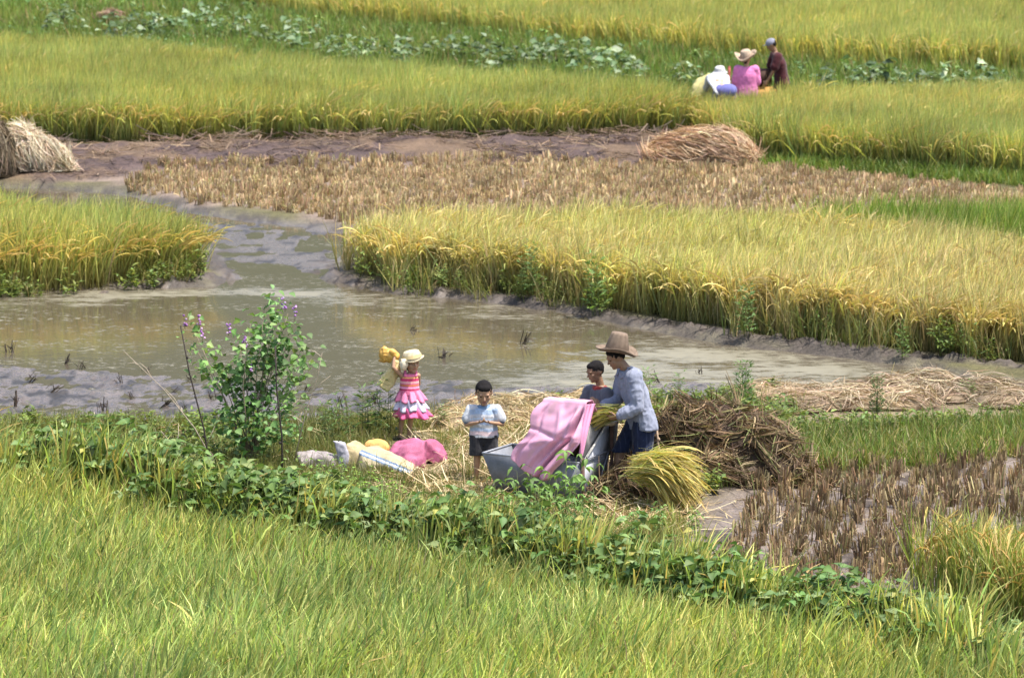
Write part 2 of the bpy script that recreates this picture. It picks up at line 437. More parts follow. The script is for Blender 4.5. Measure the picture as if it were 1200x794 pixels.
def height(X, Y, full=False):
    j = pnoise(X, Y, .9, 3) * .9
    sf = sdist(X, Y, FORE); sp = sdist(X, Y, POND) + j * .5
    h = .05 * pnoise(X, Y, .5, 11) + .03 * pnoise(X, Y, 3, 12)
    h = h + .10 * np.exp(-((sf + .45) / .4) ** 2) - .50 * sstep(0, .35, sf)
    inp = sstep(-.35, .3, sp)
    h = h * (1 - inp * .75) - .15 * inp
    mud = sstep(-.5, .6, sdist(X, Y, MUD) + j * 1.6) * inp
    lump = fbm(X * 1.6, Y * .9, 21, 4) - .5; lump2 = fbm(X * 6, Y * 4, 22, 3) - .5
    h = h + mud * (.078 + .09 * lump + .06 * lump2 + .06 * (fbm(X * 14, Y * 9, 27, 2) - .5))
    ch = sstep(-.3, .5, sdist(X, Y, CHAN) + j) * inp
    h = h + ch * (.060 + .075 * (fbm(X * .8, Y * .5, 25, 4) - .5) + .03 * (fbm(X * 5, Y * 3, 26, 3) - .5))
    sm = sdist(X, Y, MIDF); sl = sdist(X, Y, LEFTP)
    rim = np.exp(-((np.minimum(np.abs(sm + .25), np.abs(sl + .3))) / .17) ** 2)
    h = h + rim * (.02 + .26 * (fbm(X * 7, Y * 5, 31, 4) - .45)) * (sf < -1)
    so = sdist(X, Y, SOIL)
    h = h + sstep(-.3, .6, so) * (.12 + .2 * pnoise(X, Y, 1.2, 41, 4))
    sn = sstep(-.3, .5, sdist(X, Y, NEARSTUB))
    h = h + sn * (-.02 + .12 * pnoise(X, Y, 3.2, 51, 4))
    if full: return h, dict(fore=sf, pond=sp, mud=mud, ch=ch, rim=rim, soil=so, ns=sn, inp=inp)
    return h

def zat(x, y): return float(height(np.array([float(x)]), np.array([float(y)]))[0])

def at(px, py):
    x, y = G(px, py); return Vector((x, y, zat(x, y)))

def build_ground():
    ys = list(np.linspace(830, 500, 190)) + list(np.linspace(498, 300, 150)) + list(np.linspace(298, -60, 150))
    d = [20., 28., 33.] + [G(600, y)[1] for y in ys] + [170, 200, 260, 400, 800, 2000, 4000]
    d = np.array(sorted(set(d)))
    c = np.linspace(-1, 1, 420)
    X = np.outer(d, np.ones(len(c))); hw = np.maximum(600 / FPX * d * 1.22 + .6, 0)
    hw = np.minimum(hw, 30)
    X = hw[:, None] * c[None]
    outer = np.array([12, 60, 300, 4000.])
    X = np.concatenate([-(hw[:, None] + outer[::-1][None]), X, hw[:, None] + outer[None]], 1)
    Y = np.repeat(d[:, None], X.shape[1], 1)
    sh = X.shape; x, y = X.ravel(), Y.ravel()
    h, z = height(x, y, True)
    j = pnoise(x, y, 1.1, 61) * 1.1
    n = len(x); C = np.tile(np.array([.115, .105, .05]), (n, 1)); wet = np.zeros(n)
    def lay(mask, col, w=0.0):
        nonlocal C, wet
        m = np.clip(mask, 0, 1)
        C = C * (1 - m[:, None]) + np.array(col)[None] * m[:, None]; wet = wet * (1 - m) + w * m
    soft = lambda poly, a=-.3, b=.3, k=1.0: sstep(a, b, sdist(x, y, poly) + j * k)
    lay(soft(WEEDBAND), (.10, .12, .045))
    lay(soft(BANK), (.13, .115, .055))
    lay(soft(TREAD, -.5, .5), (.20, .15, .085))
    lay(soft(STUB_FAR), (.20, .15, .115), .25)
    lay(soft(SOIL, -.4, .4), (.085, .058, .052), .1)
    lay(soft(SOIL, -.4, .4) * sstep(.52, .62, fbm(x * 1.5, y * .6, 71, 4)) * .7, (.17, .115, .07))
    lay(z['ns'], (.155, .122, .10), .5)
    lay(z['ns'] * sstep(.52, .62, fbm(x * 3, y * 2.5, 77, 4)), (.06, .045, .035), .3)
    lay(soft(GRASSR), (.12, .12, .05))
    lay(soft(STRAWB, -.3, .3, .6), (.22, .17, .11))
    for P in (FARF, FARA, FARB, TOPF, MIDF, GREENF, LEFTP, RIPE): lay(soft(P, -.05, .25, .1), (.075, .06, .03), .1)
    lay(z['rim'], (.085, .068, .06), .35)
    lay(np.clip(z['rim'] * 1.6, 0, 1) * sstep(.46, .56, fbm(x * 6, y * 4, 75, 4)), (.045, .036, .03), .25)
    lay(z['inp'], (.11, .088, .073), .9)
    lay(z['inp'] * sstep(.0, .12, h + .10) * .7, (.14, .112, .093), .85)
    lay(z['inp'] * sstep(.56, .66, fbm(x * 5, y * 2.6, 73, 4)), (.035, .029, .025), .6)
    lay(np.exp(-((z['pond'] - .05) / .38) ** 2) * sstep(.42, .56, fbm(x * 4, y * 2.5, 79, 4)) * .9, (.055, .044, .036), .35)
    lay(sstep(-.05, .3, z['fore']), (.06, .05, .03), .1)
    m = M(); idx = np.arange(n).reshape(sh)
    F = np.stack([idx[:-1, :-1], idx[:-1, 1:], idx[1:, 1:], idx[1:, :-1]], -1).reshape(-1, 4)
    m.add(np.stack([x, y, h], 1), F, C)
    o = m.build('ground', MAT['ground'])
    a = o.data.attributes.new('wet', 'FLOAT', 'POINT'); a.data.foreach_set('value', wet.astype(np.float32))
    return tag(o, kind='structure')
build_ground()

def build_hills():
    a = np.linspace(-1.25, 1.25, 260); r = np.concatenate([[330, 360, 400], np.linspace(440, 1100, 26)])
    Aa, R = np.meshgrid(a, r, indexing='xy'); x, y = R * np.sin(Aa), R * np.cos(Aa)
    env = sstep(340, 620, R)
    h = env * (95 + 75 * (fbm(x / 190, y / 190, 301, 4) - .35) * 2) + env * 10 * fbm(x / 18, y / 18, 303, 3) - 2
    C = np.array([.05, .075, .03])[None] * (.6 + .9 * fbm(x.ravel() / 14, y.ravel() / 14, 305, 3))[:, None]
    idx = np.arange(x.size).reshape(x.shape); m = M(); m.add(np.stack([x.ravel(), y.ravel(), h.ravel()], 1), np.stack([idx[:-1, :-1], idx[:-1, 1:], idx[1:, 1:], idx[1:, :-1]], -1).reshape(-1, 4), C)
    tag(m.build('hills', MAT['weed']), kind='structure')
build_hills()

def build_water():
    y0, y1 = G(600, 500)[1], G(600, 212)[1]
    Y, X = np.meshgrid(np.linspace(y0, y1, 140), np.linspace(-13, 11, 160), indexing='ij')
    x, y = X.ravel(), Y.ravel(); n = len(x)
    A1 = GP([(-200, 330), (0, 330), (250, 326), (400, 330), (560, 345), (700, 366), (620, 378), (400, 350), (250, 345), (0, 358), (-200, 358)])
    A2 = GP([(560, 440), (700, 396), (800, 384), (900, 400), (1050, 416), (1190, 440), (1000, 455), (860, 470), (640, 480)])
    al = np.maximum(sstep(-.8, .8, sdist(x, y, A1)) * .8, sstep(-1.2, 1.0, sdist(x, y, A2)))
    m = M(); idx = np.arange(n).reshape(X.shape)
    m.add(np.stack([x, y, np.full(n, -.085)], 1), np.stack([idx[:-1, :-1], idx[:-1, 1:], idx[1:, 1:], idx[1:, :-1]], -1).reshape(-1, 4))
    o = m.build('pond_water', MAT['water'])
    a = o.data.attributes.new('algae', 'FLOAT', 'POINT'); a.data.foreach_set('value', al.astype(np.float32))
    tag(o, kind='structure')
build_water()

# ------------------------------------------------------------------ uncountable plants: one object per field, instanced tufts
def gn_field(name, pts, rot, scl, meshes, kind='stuff'):
    me = bpy.data.meshes.new(name); n = len(pts)
    me.vertices.add(n); me.vertices.foreach_set('co', np.asarray(pts, np.float32).ravel())
    a = me.attributes.new('rot', 'FLOAT_VECTOR', 'POINT'); a.data.foreach_set('vector', np.asarray(rot, np.float32).ravel())
    a = me.attributes.new('scl', 'FLOAT_VECTOR', 'POINT'); a.data.foreach_set('vector', np.asarray(scl, np.float32).ravel())
    rng = np.random.RandomState(n)
    a = me.attributes.new('pick', 'INT', 'POINT'); a.data.foreach_set('value', rng.randint(0, len(meshes), n).astype(np.int32))
    for mt in meshes[0].materials: me.materials.append(mt)
    o = bpy.data.objects.new(name, me); COL.objects.link(o)
    ng = bpy.data.node_groups.new(name, 'GeometryNodeTree')
    ng.interface.new_socket('Geometry', in_out='INPUT', socket_type='NodeSocketGeometry')
    ng.interface.new_socket('Geometry', in_out='OUTPUT', socket_type='NodeSocketGeometry')
    N = ng.nodes; L = ng.links
    gi, go = N.new('NodeGroupInput'), N.new('NodeGroupOutput')
    jn = N.new('GeometryNodeJoinGeometry')
    for i, mm in reversed(list(enumerate(meshes))):
        po = bpy.data.objects.new(name + '_tuft', mm)
        oi = N.new('GeometryNodeObjectInfo'); oi.inputs['Object'].default_value = po; oi.inputs['As Instance'].default_value = False
        gt = N.new('GeometryNodeGeometryToInstance'); L.new(oi.outputs['Geometry'], gt.inputs[0]); L.new(gt.outputs[0], jn.inputs[0])
    ip = N.new('GeometryNodeInstanceOnPoints')
    L.new(gi.outputs[0], ip.inputs['Points']); L.new(jn.outputs[0], ip.inputs['Instance']); ip.inputs['Pick Instance'].default_value = True
    def na(nm, t):
        x = N.new('GeometryNodeInputNamedAttribute'); x.data_type = t; x.inputs['Name'].default_value = nm
        return x.outputs['Attribute']
    L.new(na('pick', 'INT'), ip.inputs['Instance Index'])
    er = N.new('FunctionNodeEulerToRotation'); L.new(na('rot', 'FLOAT_VECTOR'), er.inputs[0]); L.new(er.outputs[0], ip.inputs['Rotation'])
    L.new(na('scl', 'FLOAT_VECTOR'), ip.inputs['Scale']); L.new(ip.outputs[0], go.inputs[0])
    md = o.modifiers.new('tufts', 'NODES'); md.node_group = ng
    return tag(o, kind=kind)

def fill(rng, poly, sp, edge=0.0, rows=None):
    """jittered grid of points inside a ground polygon"""
    lo, hi = poly.min(0), poly.max(0)
    lo = np.maximum(lo, [-32, 30]); hi = np.minimum(hi, [32, 175])
    X, Y = np.meshgrid(np.arange(lo[0], hi[0], sp), np.arange(lo[1], hi[1], sp))
    x = X.ravel() + rng.uniform(-.42, .42, X.size) * sp; y = Y.ravel() + rng.uniform(-.42, .42, X.size) * sp
    sd = sdist(x, y, poly) + .25 * pnoise(x, y, 1.2, 81)
    k = (sd > edge) & (np.abs(x) < y * 600 / FPX * 1.25 + 1.2)
    return x[k], y[k], sd[k]

def rice_tuft(seed, pal, ppal, nb=40, h=.9, lean=.35, droop=1.0, w=.006, npan=6, k=5, spread=.07, low=None, tilt=.22, mat='rice', pw=.012, dexp=1.6, lmin=.74):
    rng = np.random.RandomState(seed); m = M()
    base = np.stack([rng.normal(0, spread, nb), rng.normal(0, spread, nb), np.zeros(nb)], 1)
    az = rng.uniform(0, 2 * np.pi, nb)
    L = h * rng.uniform(lmin, 1.06, nb)
    P, D = curves(rng, base, az, np.abs(rng.normal(0, tilt, nb)), np.abs(rng.normal(droop * .55, droop * .35, nb)), L, k, (lean, 0, 0), 0, dexp)
    c = pick(rng, pal, nb, .24); C = np.repeat(c[:, None], k, 1)
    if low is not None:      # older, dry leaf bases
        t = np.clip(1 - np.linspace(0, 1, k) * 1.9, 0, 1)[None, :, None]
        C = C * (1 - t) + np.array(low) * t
    ribbons(m, P, w * rng.uniform(.7, 1.25, nb), sides(rng, D), C, 0, np.interp(np.linspace(0, 1, k), [0, .3, .7, 1], [.55, 1, .8, .06]))
    if npan:
        b = np.stack([rng.normal(0, spread * .8, npan), rng.normal(0, spread * .8, npan), np.zeros(npan)], 1)
        az = rng.normal(0, 1.1, npan) if lean > .1 else rng.uniform(0, 6.28, npan)
        kk = 9
        P, D = curves(rng, b, az, np.abs(rng.normal(.1, .08, npan)), rng.uniform(1.3, 2.4, npan), h * rng.uniform(.86, 1.06, npan), kk, (lean * .7, 0, 0))
        pr = np.array([.15, .15, .15, .15, .3, .8, 1, .9, .3])
        cc = pick(rng, ppal, npan, .14)
        for S in (sides(rng, D, .2), None):
            if S is None: S = nrm(np.cross(D.mean(1), sides(rng, D, .2)))
            ribbons(m, P, pw * rng.uniform(.7, 1.1, npan), S, cc, 0, pr)
    return m.mesh('tuft', [MAT[mat]])

G1, G2, G3, YG, YL, TN, BR = (.13, .205, .06), (.205, .28, .082), (.28, .345, .105), (.42, .435, .125), (.56, .485, .175), (.57, .46, .22), (.27, .20, .12)

def rice_field(name, poly, sp, variants, sc=1.0, rzs=.5, scn=.12, edge=.08, tilt=.06, lean=None, z0=None):
    rng = np.random.RandomState(abs(hash(name)) % 9999 if False else sum(map(ord, name)))
    x, y, sd = fill(rng, poly, sp, edge); n = len(x)
    z = height(x, y) if z0 is None else np.full(n, z0)
    rot = np.stack([rng.normal(0, tilt, n), rng.normal(0, tilt, n) + (lean or 0), rng.normal(0, rzs, n)], 1)
    s = sc * (1 + rng.normal(0, .06, n)) * (1 + scn * 2 * pnoise(x, y, .45, 91))
    S = np.stack([s, s, s * (1 + rng.normal(0, .05, n))], 1)
    o = gn_field(name, np.stack([x, y, z - .01], 1), rot, S, variants)
    return o

fore_v = [rice_tuft(100 + i, [(G1, 2), (G2, 3.5), ((.34, .42, .12), 5), ((.47, .50, .16), 5), (YL, 2.2), (BR, .35)], [(YG, 1), (YL, 2), (TN, 1)], 30, .90, .42, 1.5, .0125, 1, 7, tilt=.16, pw=.008, dexp=3.2, lmin=.80) for i in range(10)]
fx = FORE_EDGE
FORE_A = np.concatenate([fx, fx[::-1] - [0, 2.3]])
rice_field('foreground_rice', np.concatenate([fx, [(7, 33.5), (-7, 33.5)]]), .155, fore_v, 1.0)
edge_v = [rice_tuft(150 + i, [(G2, 2), (G3, 3), (YG, 5), (YL, 3), (TN, .6)], [(YL, 2), (TN, 1)], 28, .90, .42, 1.5, .012, 1, 7, tilt=.16, pw=.009, dexp=3.0, lmin=.80) for i in range(8)]
EDGE_BAND = np.concatenate([fx, (fx - [0, 2.0])[::-1]])
rice_field('foreground_rice_margin', EDGE_BAND, .24, edge_v, 1.0)

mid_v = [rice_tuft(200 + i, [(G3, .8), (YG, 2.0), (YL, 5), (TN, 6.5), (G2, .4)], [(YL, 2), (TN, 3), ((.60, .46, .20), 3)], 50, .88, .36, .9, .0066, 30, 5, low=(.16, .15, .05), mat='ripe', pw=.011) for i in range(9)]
rice_field('ripe_rice', MIDF, .19, mid_v, 1.0, edge=.1)
green_v = [rice_tuft(250 + i, [(G2, 2), ((.17, .27, .035), 5), (YG, 2)], [(YG, 1)], 40, .95, .2, .8, .0075, 0, 4) for i in range(6)]
rice_field('young_green_rice', GREENF, .2, green_v, 1.0)
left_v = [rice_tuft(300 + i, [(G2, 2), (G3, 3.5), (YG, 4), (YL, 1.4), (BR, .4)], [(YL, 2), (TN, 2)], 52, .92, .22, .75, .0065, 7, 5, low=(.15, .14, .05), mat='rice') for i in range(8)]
rice_field('rice_by_channel', LEFTP, .19, left_v, 1.0)
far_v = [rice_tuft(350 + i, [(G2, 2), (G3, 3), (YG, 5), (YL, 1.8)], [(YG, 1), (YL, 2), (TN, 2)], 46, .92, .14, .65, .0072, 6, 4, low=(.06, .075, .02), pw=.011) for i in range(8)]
rice_field('distant_rice', FARF, .21, far_v, 1.0)
fara_v = [rice_tuft(400 + i, [(G3, 3), (YG, 4), (YL, 3)], [(YL, 2), (TN, 2)], 46, .86, .14, .7, .0072, 9, 4, pw=.012) for i in range(6)]
rice_field('yellow_distant_rice', FARA, .21, fara_v, .95)
rice_field('distant_rice_plot', FARB, .21, far_v, 1.0)
top_v = [rice_tuft(450 + i, [(G2, 1.5), (G3, 3), (YG, 5), (YL, 2)], [(YL, 2), (TN, 2)], 40, .92, .12, .65, .009, 5, 4, pw=.012) for i in range(8)]
rice_field('farthest_rice', TOPF, .26, top_v, 1.0)
ripe_v = [rice_tuft(500 + i, [(G2, 2), ((.2, .26, .04), 4), (YG, 4), (YL, 2)], [((.5, .35, .12), 3), ((.48, .30, .10), 2), (TN, 1)], 40, .9, .15, .9, .006, 16, 6, mat='ripe', pw=.011) for i in range(8)]
rice_field('golden_rice_corner', RIPE, .2, ripe_v, .95)

# short wild grass, seedling weeds, scattered straw
def grass_tuft(seed, pal, nb=30, h=.3, w=.004, spread=.08, droop=1.2, k=4, mat='weed', lean=.1):
    rng = np.random.RandomState(seed); m = M()
    base = np.stack([rng.normal(0, spread, nb), rng.normal(0, spread, nb), np.zeros(nb)], 1)
    P, D = curves(rng, base, rng.uniform(0, 6.28, nb), np.abs(rng.normal(0, .4, nb)), np.abs(rng.normal(droop * .5, droop * .4, nb)), h * rng.uniform(.4, 1.15, nb), k, (lean, 0, 0))
    ribbons(m, P, w * rng.uniform(.6, 1.3, nb), sides(rng, D), pick(rng, pal, nb, .2), 0, np.interp(np.linspace(0, 1, k), [0, .4, 1], [.7, 1, .08]))
    return m.mesh('grass', [MAT[mat]])

def weed_tuft(seed, pal, ns=7, h=.3, ll=.06, lw=.03, nl=9, mat='weed', up=.5):
    rng = np.random.RandomState(seed); m = M(); B, D, Nn, L, W = [], [], [], [], []
    for i in range(ns):
        a = rng.uniform(0, 6.28); t = abs(rng.normal(0, .35)); hh = h * rng.uniform(.5, 1.1)
        d = np.array([math.sin(t) * math.cos(a), math.sin(t) * math.sin(a), math.cos(t)]); b = np.array([rng.normal(0, .05), rng.normal(0, .05), 0])
        tube(m, [b, b + d * hh * .5, b + d * hh], [.003, .0025, .001], (.14, .17, .05), 0, 3)
        for q in range(nl):
            f = rng.uniform(.2, 1); az = q * 2.4 + rng.normal(0, .4)
            B.append(b + d * hh * f); D.append([math.cos(az), math.sin(az), rng.normal(up, .35)]); Nn.append([rng.normal(0, .3), rng.normal(0, .3), 1]); L.append(ll * rng.uniform(.6, 1.3)); W.append(lw * rng.uniform(.7, 1.2))
    leaves(m, np.array(B), np.array(D), np.array(Nn), np.array(L), np.array(W), pick(rng, pal, len(B), .2))
    return m.mesh('weed', [MAT[mat]])

WP = [((.10, .16, .035), 4), ((.15, .20, .045), 4), ((.20, .23, .06), 2)]
GP1 = [((.12, .15, .04), 3), ((.17, .19, .05), 3), ((.28, .26, .09), 2), ((.36, .29, .14), 1.2)]
GPG = [((.11, .18, .035), 4), ((.16, .23, .045), 4), ((.25, .26, .07), 1.5)]

def scatter(name, poly, sp, meshes, thr=None, sc=1.0, edge=0.0, seed=1, nsc=.7, excl=None):
    rng = np.random.RandomState(seed); x, y, sd = fill(rng, poly, sp, edge)
    if thr is not None:
        f = fbm(x * nsc, y * nsc, seed + 500, 3); k = f + rng.uniform(-.12, .12, len(x)) > thr; x, y = x[k], y[k]
    for e in (excl or []):
        k = sdist(x, y, e) + .4 * pnoise(x, y, 1.5, 7) < 0; x, y = x[k], y[k]
    n = len(x); z = height(x, y)
    s = sc * rng.uniform(.6, 1.3, n)
    return gn_field(name, np.stack([x, y, z], 1), np.stack([rng.normal(0, .1, n), rng.normal(0, .1, n), rng.uniform(0, 6.28, n)], 1), np.stack([s, s, s], 1), meshes)

bank_g = [grass_tuft(600 + i, GP1, 34, .22) for i in range(7)]
CLEAR = GP([(435, 560), (448, 514), (470, 508), (520, 506), (535, 555)])
scatter('bank_grass', BANK, .12, bank_g, .42, 1.0, 0, 5, .6, [TREAD, CLEAR])
scatter('bank_weeds', BANK, .22, [weed_tuft(620 + i, WP, 6, .24) for i in range(6)], .5, 1.0, 0, 6, .6, [TREAD, CLEAR])
scatter('trodden_grass', TREAD, .2, bank_g, .47, .8, -.2, 7)
scatter('tall_green_grass', GRASSR, .11, [grass_tuft(640 + i, GPG + [((.30, .27, .11), 2), ((.36, .30, .15), 1)], 30, .27, .0055) for i in range(7)], .36, 1.0, -.1, 8)
BACKWEED = GP([(880, 515), (930, 508), (1060, 500), (1200, 496), (1400, 494), (1400, 502), (1200, 504), (1060, 510), (930, 522)])
scatter('verge_weeds', BACKWEED, .15, [weed_tuft(660 + i, WP, 7, .22) for i in range(6)], .34, 1.0, 0, 9)
scatter('band_grass', WEEDBAND, .26, [grass_tuft(680 + i, GPG + [((.25, .2, .09), 1)], 22, .42, .011, .14, 1.2, 3) for i in range(6)], .30, 1.0, 0, 10)
scatter('band_weeds', WEEDBAND, .55, [weed_tuft(700 + i, [((.09, .16, .05), 3), ((.13, .2, .06), 3)], 6, .34, .10, .06, 6, 'weed') for i in range(6)], .58, 1.0, 0, 11)
DARKB = GP([(-250, 4), (0, 6), (120, 7), (235, 8), (225, -8), (120, -14), (-250, -16)])
scatter('dark_bank_weeds', DARKB, .35, [weed_tuft(710 + i, [((.03, .055, .02), 3), ((.05, .08, .025), 2)], 10, .55, .14, .07, 9, 'weed') for i in range(4)], None, 1.0, 0, 25)
SHORE2 = GP([(860, 190), (900, 196), (1000, 204), (1200, 218), (1420, 232), (1420, 224), (1200, 210), (1000, 198), (900, 190)])
scatter('field_edge_grass', SHORE2, .14, [grass_tuft(720 + i, GPG, 24, .25, .009) for i in range(5)], None, 1.0, -.1, 12)
MIDSKIRT = np.concatenate([MIDF[1:10] + [0, .1], (MIDF[1:10] - [0, .45])[::-1]])
scatter('field_foot_weeds', MIDSKIRT, .2, [weed_tuft(740 + i, WP, 7, .42, .07, .025) for i in range(5)] + [grass_tuft(745 + i, GP1, 34, .5, .006) for i in range(5)], .5, 1.0, 0, 13, .5)
LS = np.concatenate([LEFTP[0:5], (LEFTP[0:5] - [0, .5])[::-1]])
scatter('channel_foot_weeds', LS, .17, [weed_tuft(760 + i, WP, 7, .34, .07, .03) for i in range(5)] + [grass_tuft(765 + i, GP1, 34, .4, .006) for i in range(3)], .40, 1.0, -.05, 14, .6)

STP = [((.50, .40, .23), 3), ((.42, .32, .17), 3), ((.30, .21, .11), 2), ((.56, .47, .30), 1.5)]
def straw_wisp(seed, nb=14, L=.4, w=.004, pal=STP, hgt=.04):
    rng = np.random.RandomState(seed); m = M()
    base = np.stack([rng.normal(0, .12, nb), rng.normal(0, .12, nb), rng.uniform(0.005, hgt, nb)], 1)
    P, D = curves(rng, base, rng.uniform(0, 6.28, nb), rng.normal(1.5, .12, nb), rng.normal(0, .25, nb), L * rng.uniform(.4, 1.2, nb), 4)
    ribbons(m, P, w * rng.uniform(.7, 1.2, nb), sides(rng, D, .3), pick(rng, pal, nb, .15))
    return m.mesh('wisp', [MAT['straw']])
wisps = [straw_wisp(800 + i) for i in range(7)]
scatter('trampled_straw', TREAD, .16, wisps, .36, 1.0, -.3, 20)
scatter('loose_straw', BANK, .35, wisps, .55, .8, .1, 21)
DRYSOIL = [straw_wisp(820 + i, 14, .45, .008, [((.16, .11, .075), 3), ((.24, .17, .11), 2), ((.09, .06, .045), 3)], .1) for i in range(5)]
scatter('soil_litter', SOIL, .4, DRYSOIL, .50, 1.0, 0, 22)
scatter('stubble_litter', NEARSTUB, .4, [straw_wisp(840 + i, 10, .3, .004, [((.30, .24, .15), 2), ((.2, .15, .09), 2), ((.45, .36, .2), 1)]) for i in range(5)], .5, .8, .1, 23)

def stub(seed, pal, nb=34, h=.26, w=.005, spread=.035):
    rng = np.random.RandomState(seed); m = M()
    base = np.stack([rng.normal(0, spread, nb), rng.normal(0, spread, nb), np.zeros(nb) - .03], 1)
    P, D = curves(rng, base, rng.uniform(0, 6.28, nb), np.abs(rng.normal(0, .13, nb)), np.abs(rng.normal(0, .15, nb)), (h + .03) * rng.uniform(.7, 1.1, nb), 3)
    c = pick(rng, pal, nb, .2); C = np.stack([c * .8, c, c * 1.1], 1)
    ribbons(m, P, w * rng.uniform(.7, 1.3, nb), sides(rng, D, .7), C, 0, [1, .95, .8])
    nl = 7
    P, D = curves(rng, base[:nl] + [0, 0, h * .5], rng.uniform(0, 6.28, nl), rng.uniform(.5, 1.3, nl), rng.uniform(.3, 1.6, nl), h * rng.uniform(.4, .9, nl), 4)
    ribbons(m, P, w * .9, sides(rng, D), pick(rng, pal, nl, .2), 0, [1, 1, .7, .1])
    return m.mesh('stubble', [MAT['straw']])
STF = [((.42, .30, .17), 4), ((.33, .23, .13), 3), ((.55, .45, .24), 2), ((.30, .28, .10), 1)]
def rows(rng, poly, sx, sy, edge=.05):
    lo, hi = poly.min(0), poly.max(0); lo = np.maximum(lo, [-32, 30]); hi = np.minimum(hi, [32, 175])
    X, Y = np.meshgrid(np.arange(lo[0], hi[0], sx), np.arange(lo[1], hi[1], sy)); X = X + .15 * (Y - lo[1])
    x = X.ravel() + rng.normal(0, .035, X.size); y = Y.ravel() + rng.normal(0, .04, X.size)
    k = (sdist(x, y, poly) + .3 * pnoise(x, y, 1, 4) > edge) & (np.abs(x) < y * 600 / FPX * 1.2 + 1)
    return x[k], y[k]
rng = np.random.RandomState(5)
x, y = rows(rng, STUB_FAR, .23, .32); n = len(x)
gn_field('distant_stubble', np.stack([x, y, height(x, y)], 1), np.stack([rng.normal(0, .12, n), rng.normal(0, .12, n), rng.uniform(0, 6.28, n)], 1),
         np.repeat(rng.uniform(.7, 1.2, n)[:, None], 3, 1), [stub(860 + i, STF, 26, .155, .008, .042) for i in range(7)])

# near stubble: every cut clump is an object of its own
NST = [((.27, .185, .10), 4), ((.17, .115, .07), 3), ((.38, .29, .15), 2), ((.16, .15, .06), 1)]
x, y = rows(rng, NEARSTUB, .215, .29)
inR = sdist(x, y, RIPE) < .02; inF = sdist(x, y, FORE) < -.75; k = inR & inF & (np.abs(x) < y * 600 / FPX + .15)
x, y = x[k], y[k]; o_ = np.argsort(y)
stub_me = [stub(880 + i, NST, 26, .165, .0065, .032) for i in range(9)]
NST_XY = list(zip(x[o_], y[o_]))
STUB_LABEL = 'cut brown rice stubble clump standing in the muddy plot by the golden rice corner'
proto = None
for i, (a, b) in enumerate(NST_XY[:298]):
    if proto is None:
        o = bpy.data.objects.new('rice_stubble', stub_me[0]); COL.objects.link(o); proto = o
        tag(o, STUB_LABEL, 'stubble', 'cut stubble clumps in the near plot')
    else:
        o = proto.copy(); COL.objects.link(o); o.data = stub_me[i % 9]
    o.location = (a, b, zat(a, b)); s = rng.uniform(.75, 1.25); o.scale = (s, s, s * rng.uniform(.85, 1.2)); o.rotation_euler = (rng.normal(0, .1), rng.normal(0, .1), rng.uniform(0, 6.28))
rest = NST_XY[298:]
if rest:
    x = np.array([q[0] for q in rest]); y = np.array([q[1] for q in rest]); n = len(x)
    gn_field('rear_stubble', np.stack([x, y, height(x, y)], 1), np.stack([rng.normal(0, .1, n), rng.normal(0, .1, n), rng.uniform(0, 6.28, n)], 1), np.repeat(rng.uniform(.75, 1.2, n)[:, None], 3, 1), stub_me)
print('near stubble', len(NST_XY))
# ------------------------------------------------------------------ people
SKIN = (.37, .22, .135); SKIN_D = (.27, .155, .092); HAIRC = (.012, .010, .010)
A = lambda *v: np.array(v, float)

def fused(name, vfs, voxel, col, mat, parent, smooth=3, wr=0.0, wsc=14, seed=0, colfn=None, loc=(0, 0, 0)):
    V, N, F = fuse(vfs, voxel, smooth)
    if wr:
        r = .65 * (1 - np.abs(vn3(V * [1, 1, .55], wsc, seed) - .5) * 4) + .5 * (1 - np.abs(vn3(V * [1, 1, .8], wsc * 2.3, seed + 11) - .5) * 4)
        V = V + N * (wr * (r - .3))[:, None]
    C = np.tile(col, (len(V), 1)) if colfn is None else colfn(V)
    m = M().add(V, F, C)
    return m.build(name, MAT[mat], parent, loc)

def hframe(face, tilt=0.0):
    """head frame: face direction (x, y) and downward tilt"""
    f = nrm(A(face[0], face[1], 0)); l = np.cross(A(0, 0, 1), f)
    t = math.radians(tilt)
    return f * math.cos(t) - A(0, 0, 1) * math.sin(t), l, A(0, 0, 1) * math.cos(t) + f * math.sin(t)

def head_shapes(c, H, f, l, u):
    S = [ellipsoid(c + u * .10 * H - f * .05 * H, (l * .345 * H, f * .43 * H, u * .40 * H)),
         ellipsoid(c - u * .16 * H + f * .09 * H, (l * .28 * H, f * .29 * H, u * .34 * H)),
         capsule(c + f * .37 * H + u * .03 * H, .035 * H, c + f * .44 * H - u * .10 * H, .055 * H, 8),
         capsule(c + f * .34 * H + u * .10 * H + l * .17 * H, .045 * H, c + f * .34 * H + u * .10 * H - l * .17 * H, .045 * H, 8),
         capsule(c + f * .335 * H - u * .245 * H + l * .07 * H, .045 * H, c + f * .335 * H - u * .245 * H - l * .07 * H, .045 * H, 8),
         ellipsoid(c - u * .40 * H + f * .26 * H, (l * .10 * H, f * .09 * H, u * .09 * H))]
    for s in (1, -1):
        S.append(ellipsoid(c + l * s * .345 * H - f * .03 * H - u * .02 * H, (l * .04 * H, f * .075 * H, u * .12 * H), 8))
        S.append(ellipsoid(c + l * s * .18 * H + f * .25 * H - u * .10 * H, (l * .10 * H, f * .09 * H, u * .10 * H), 8))
    return S

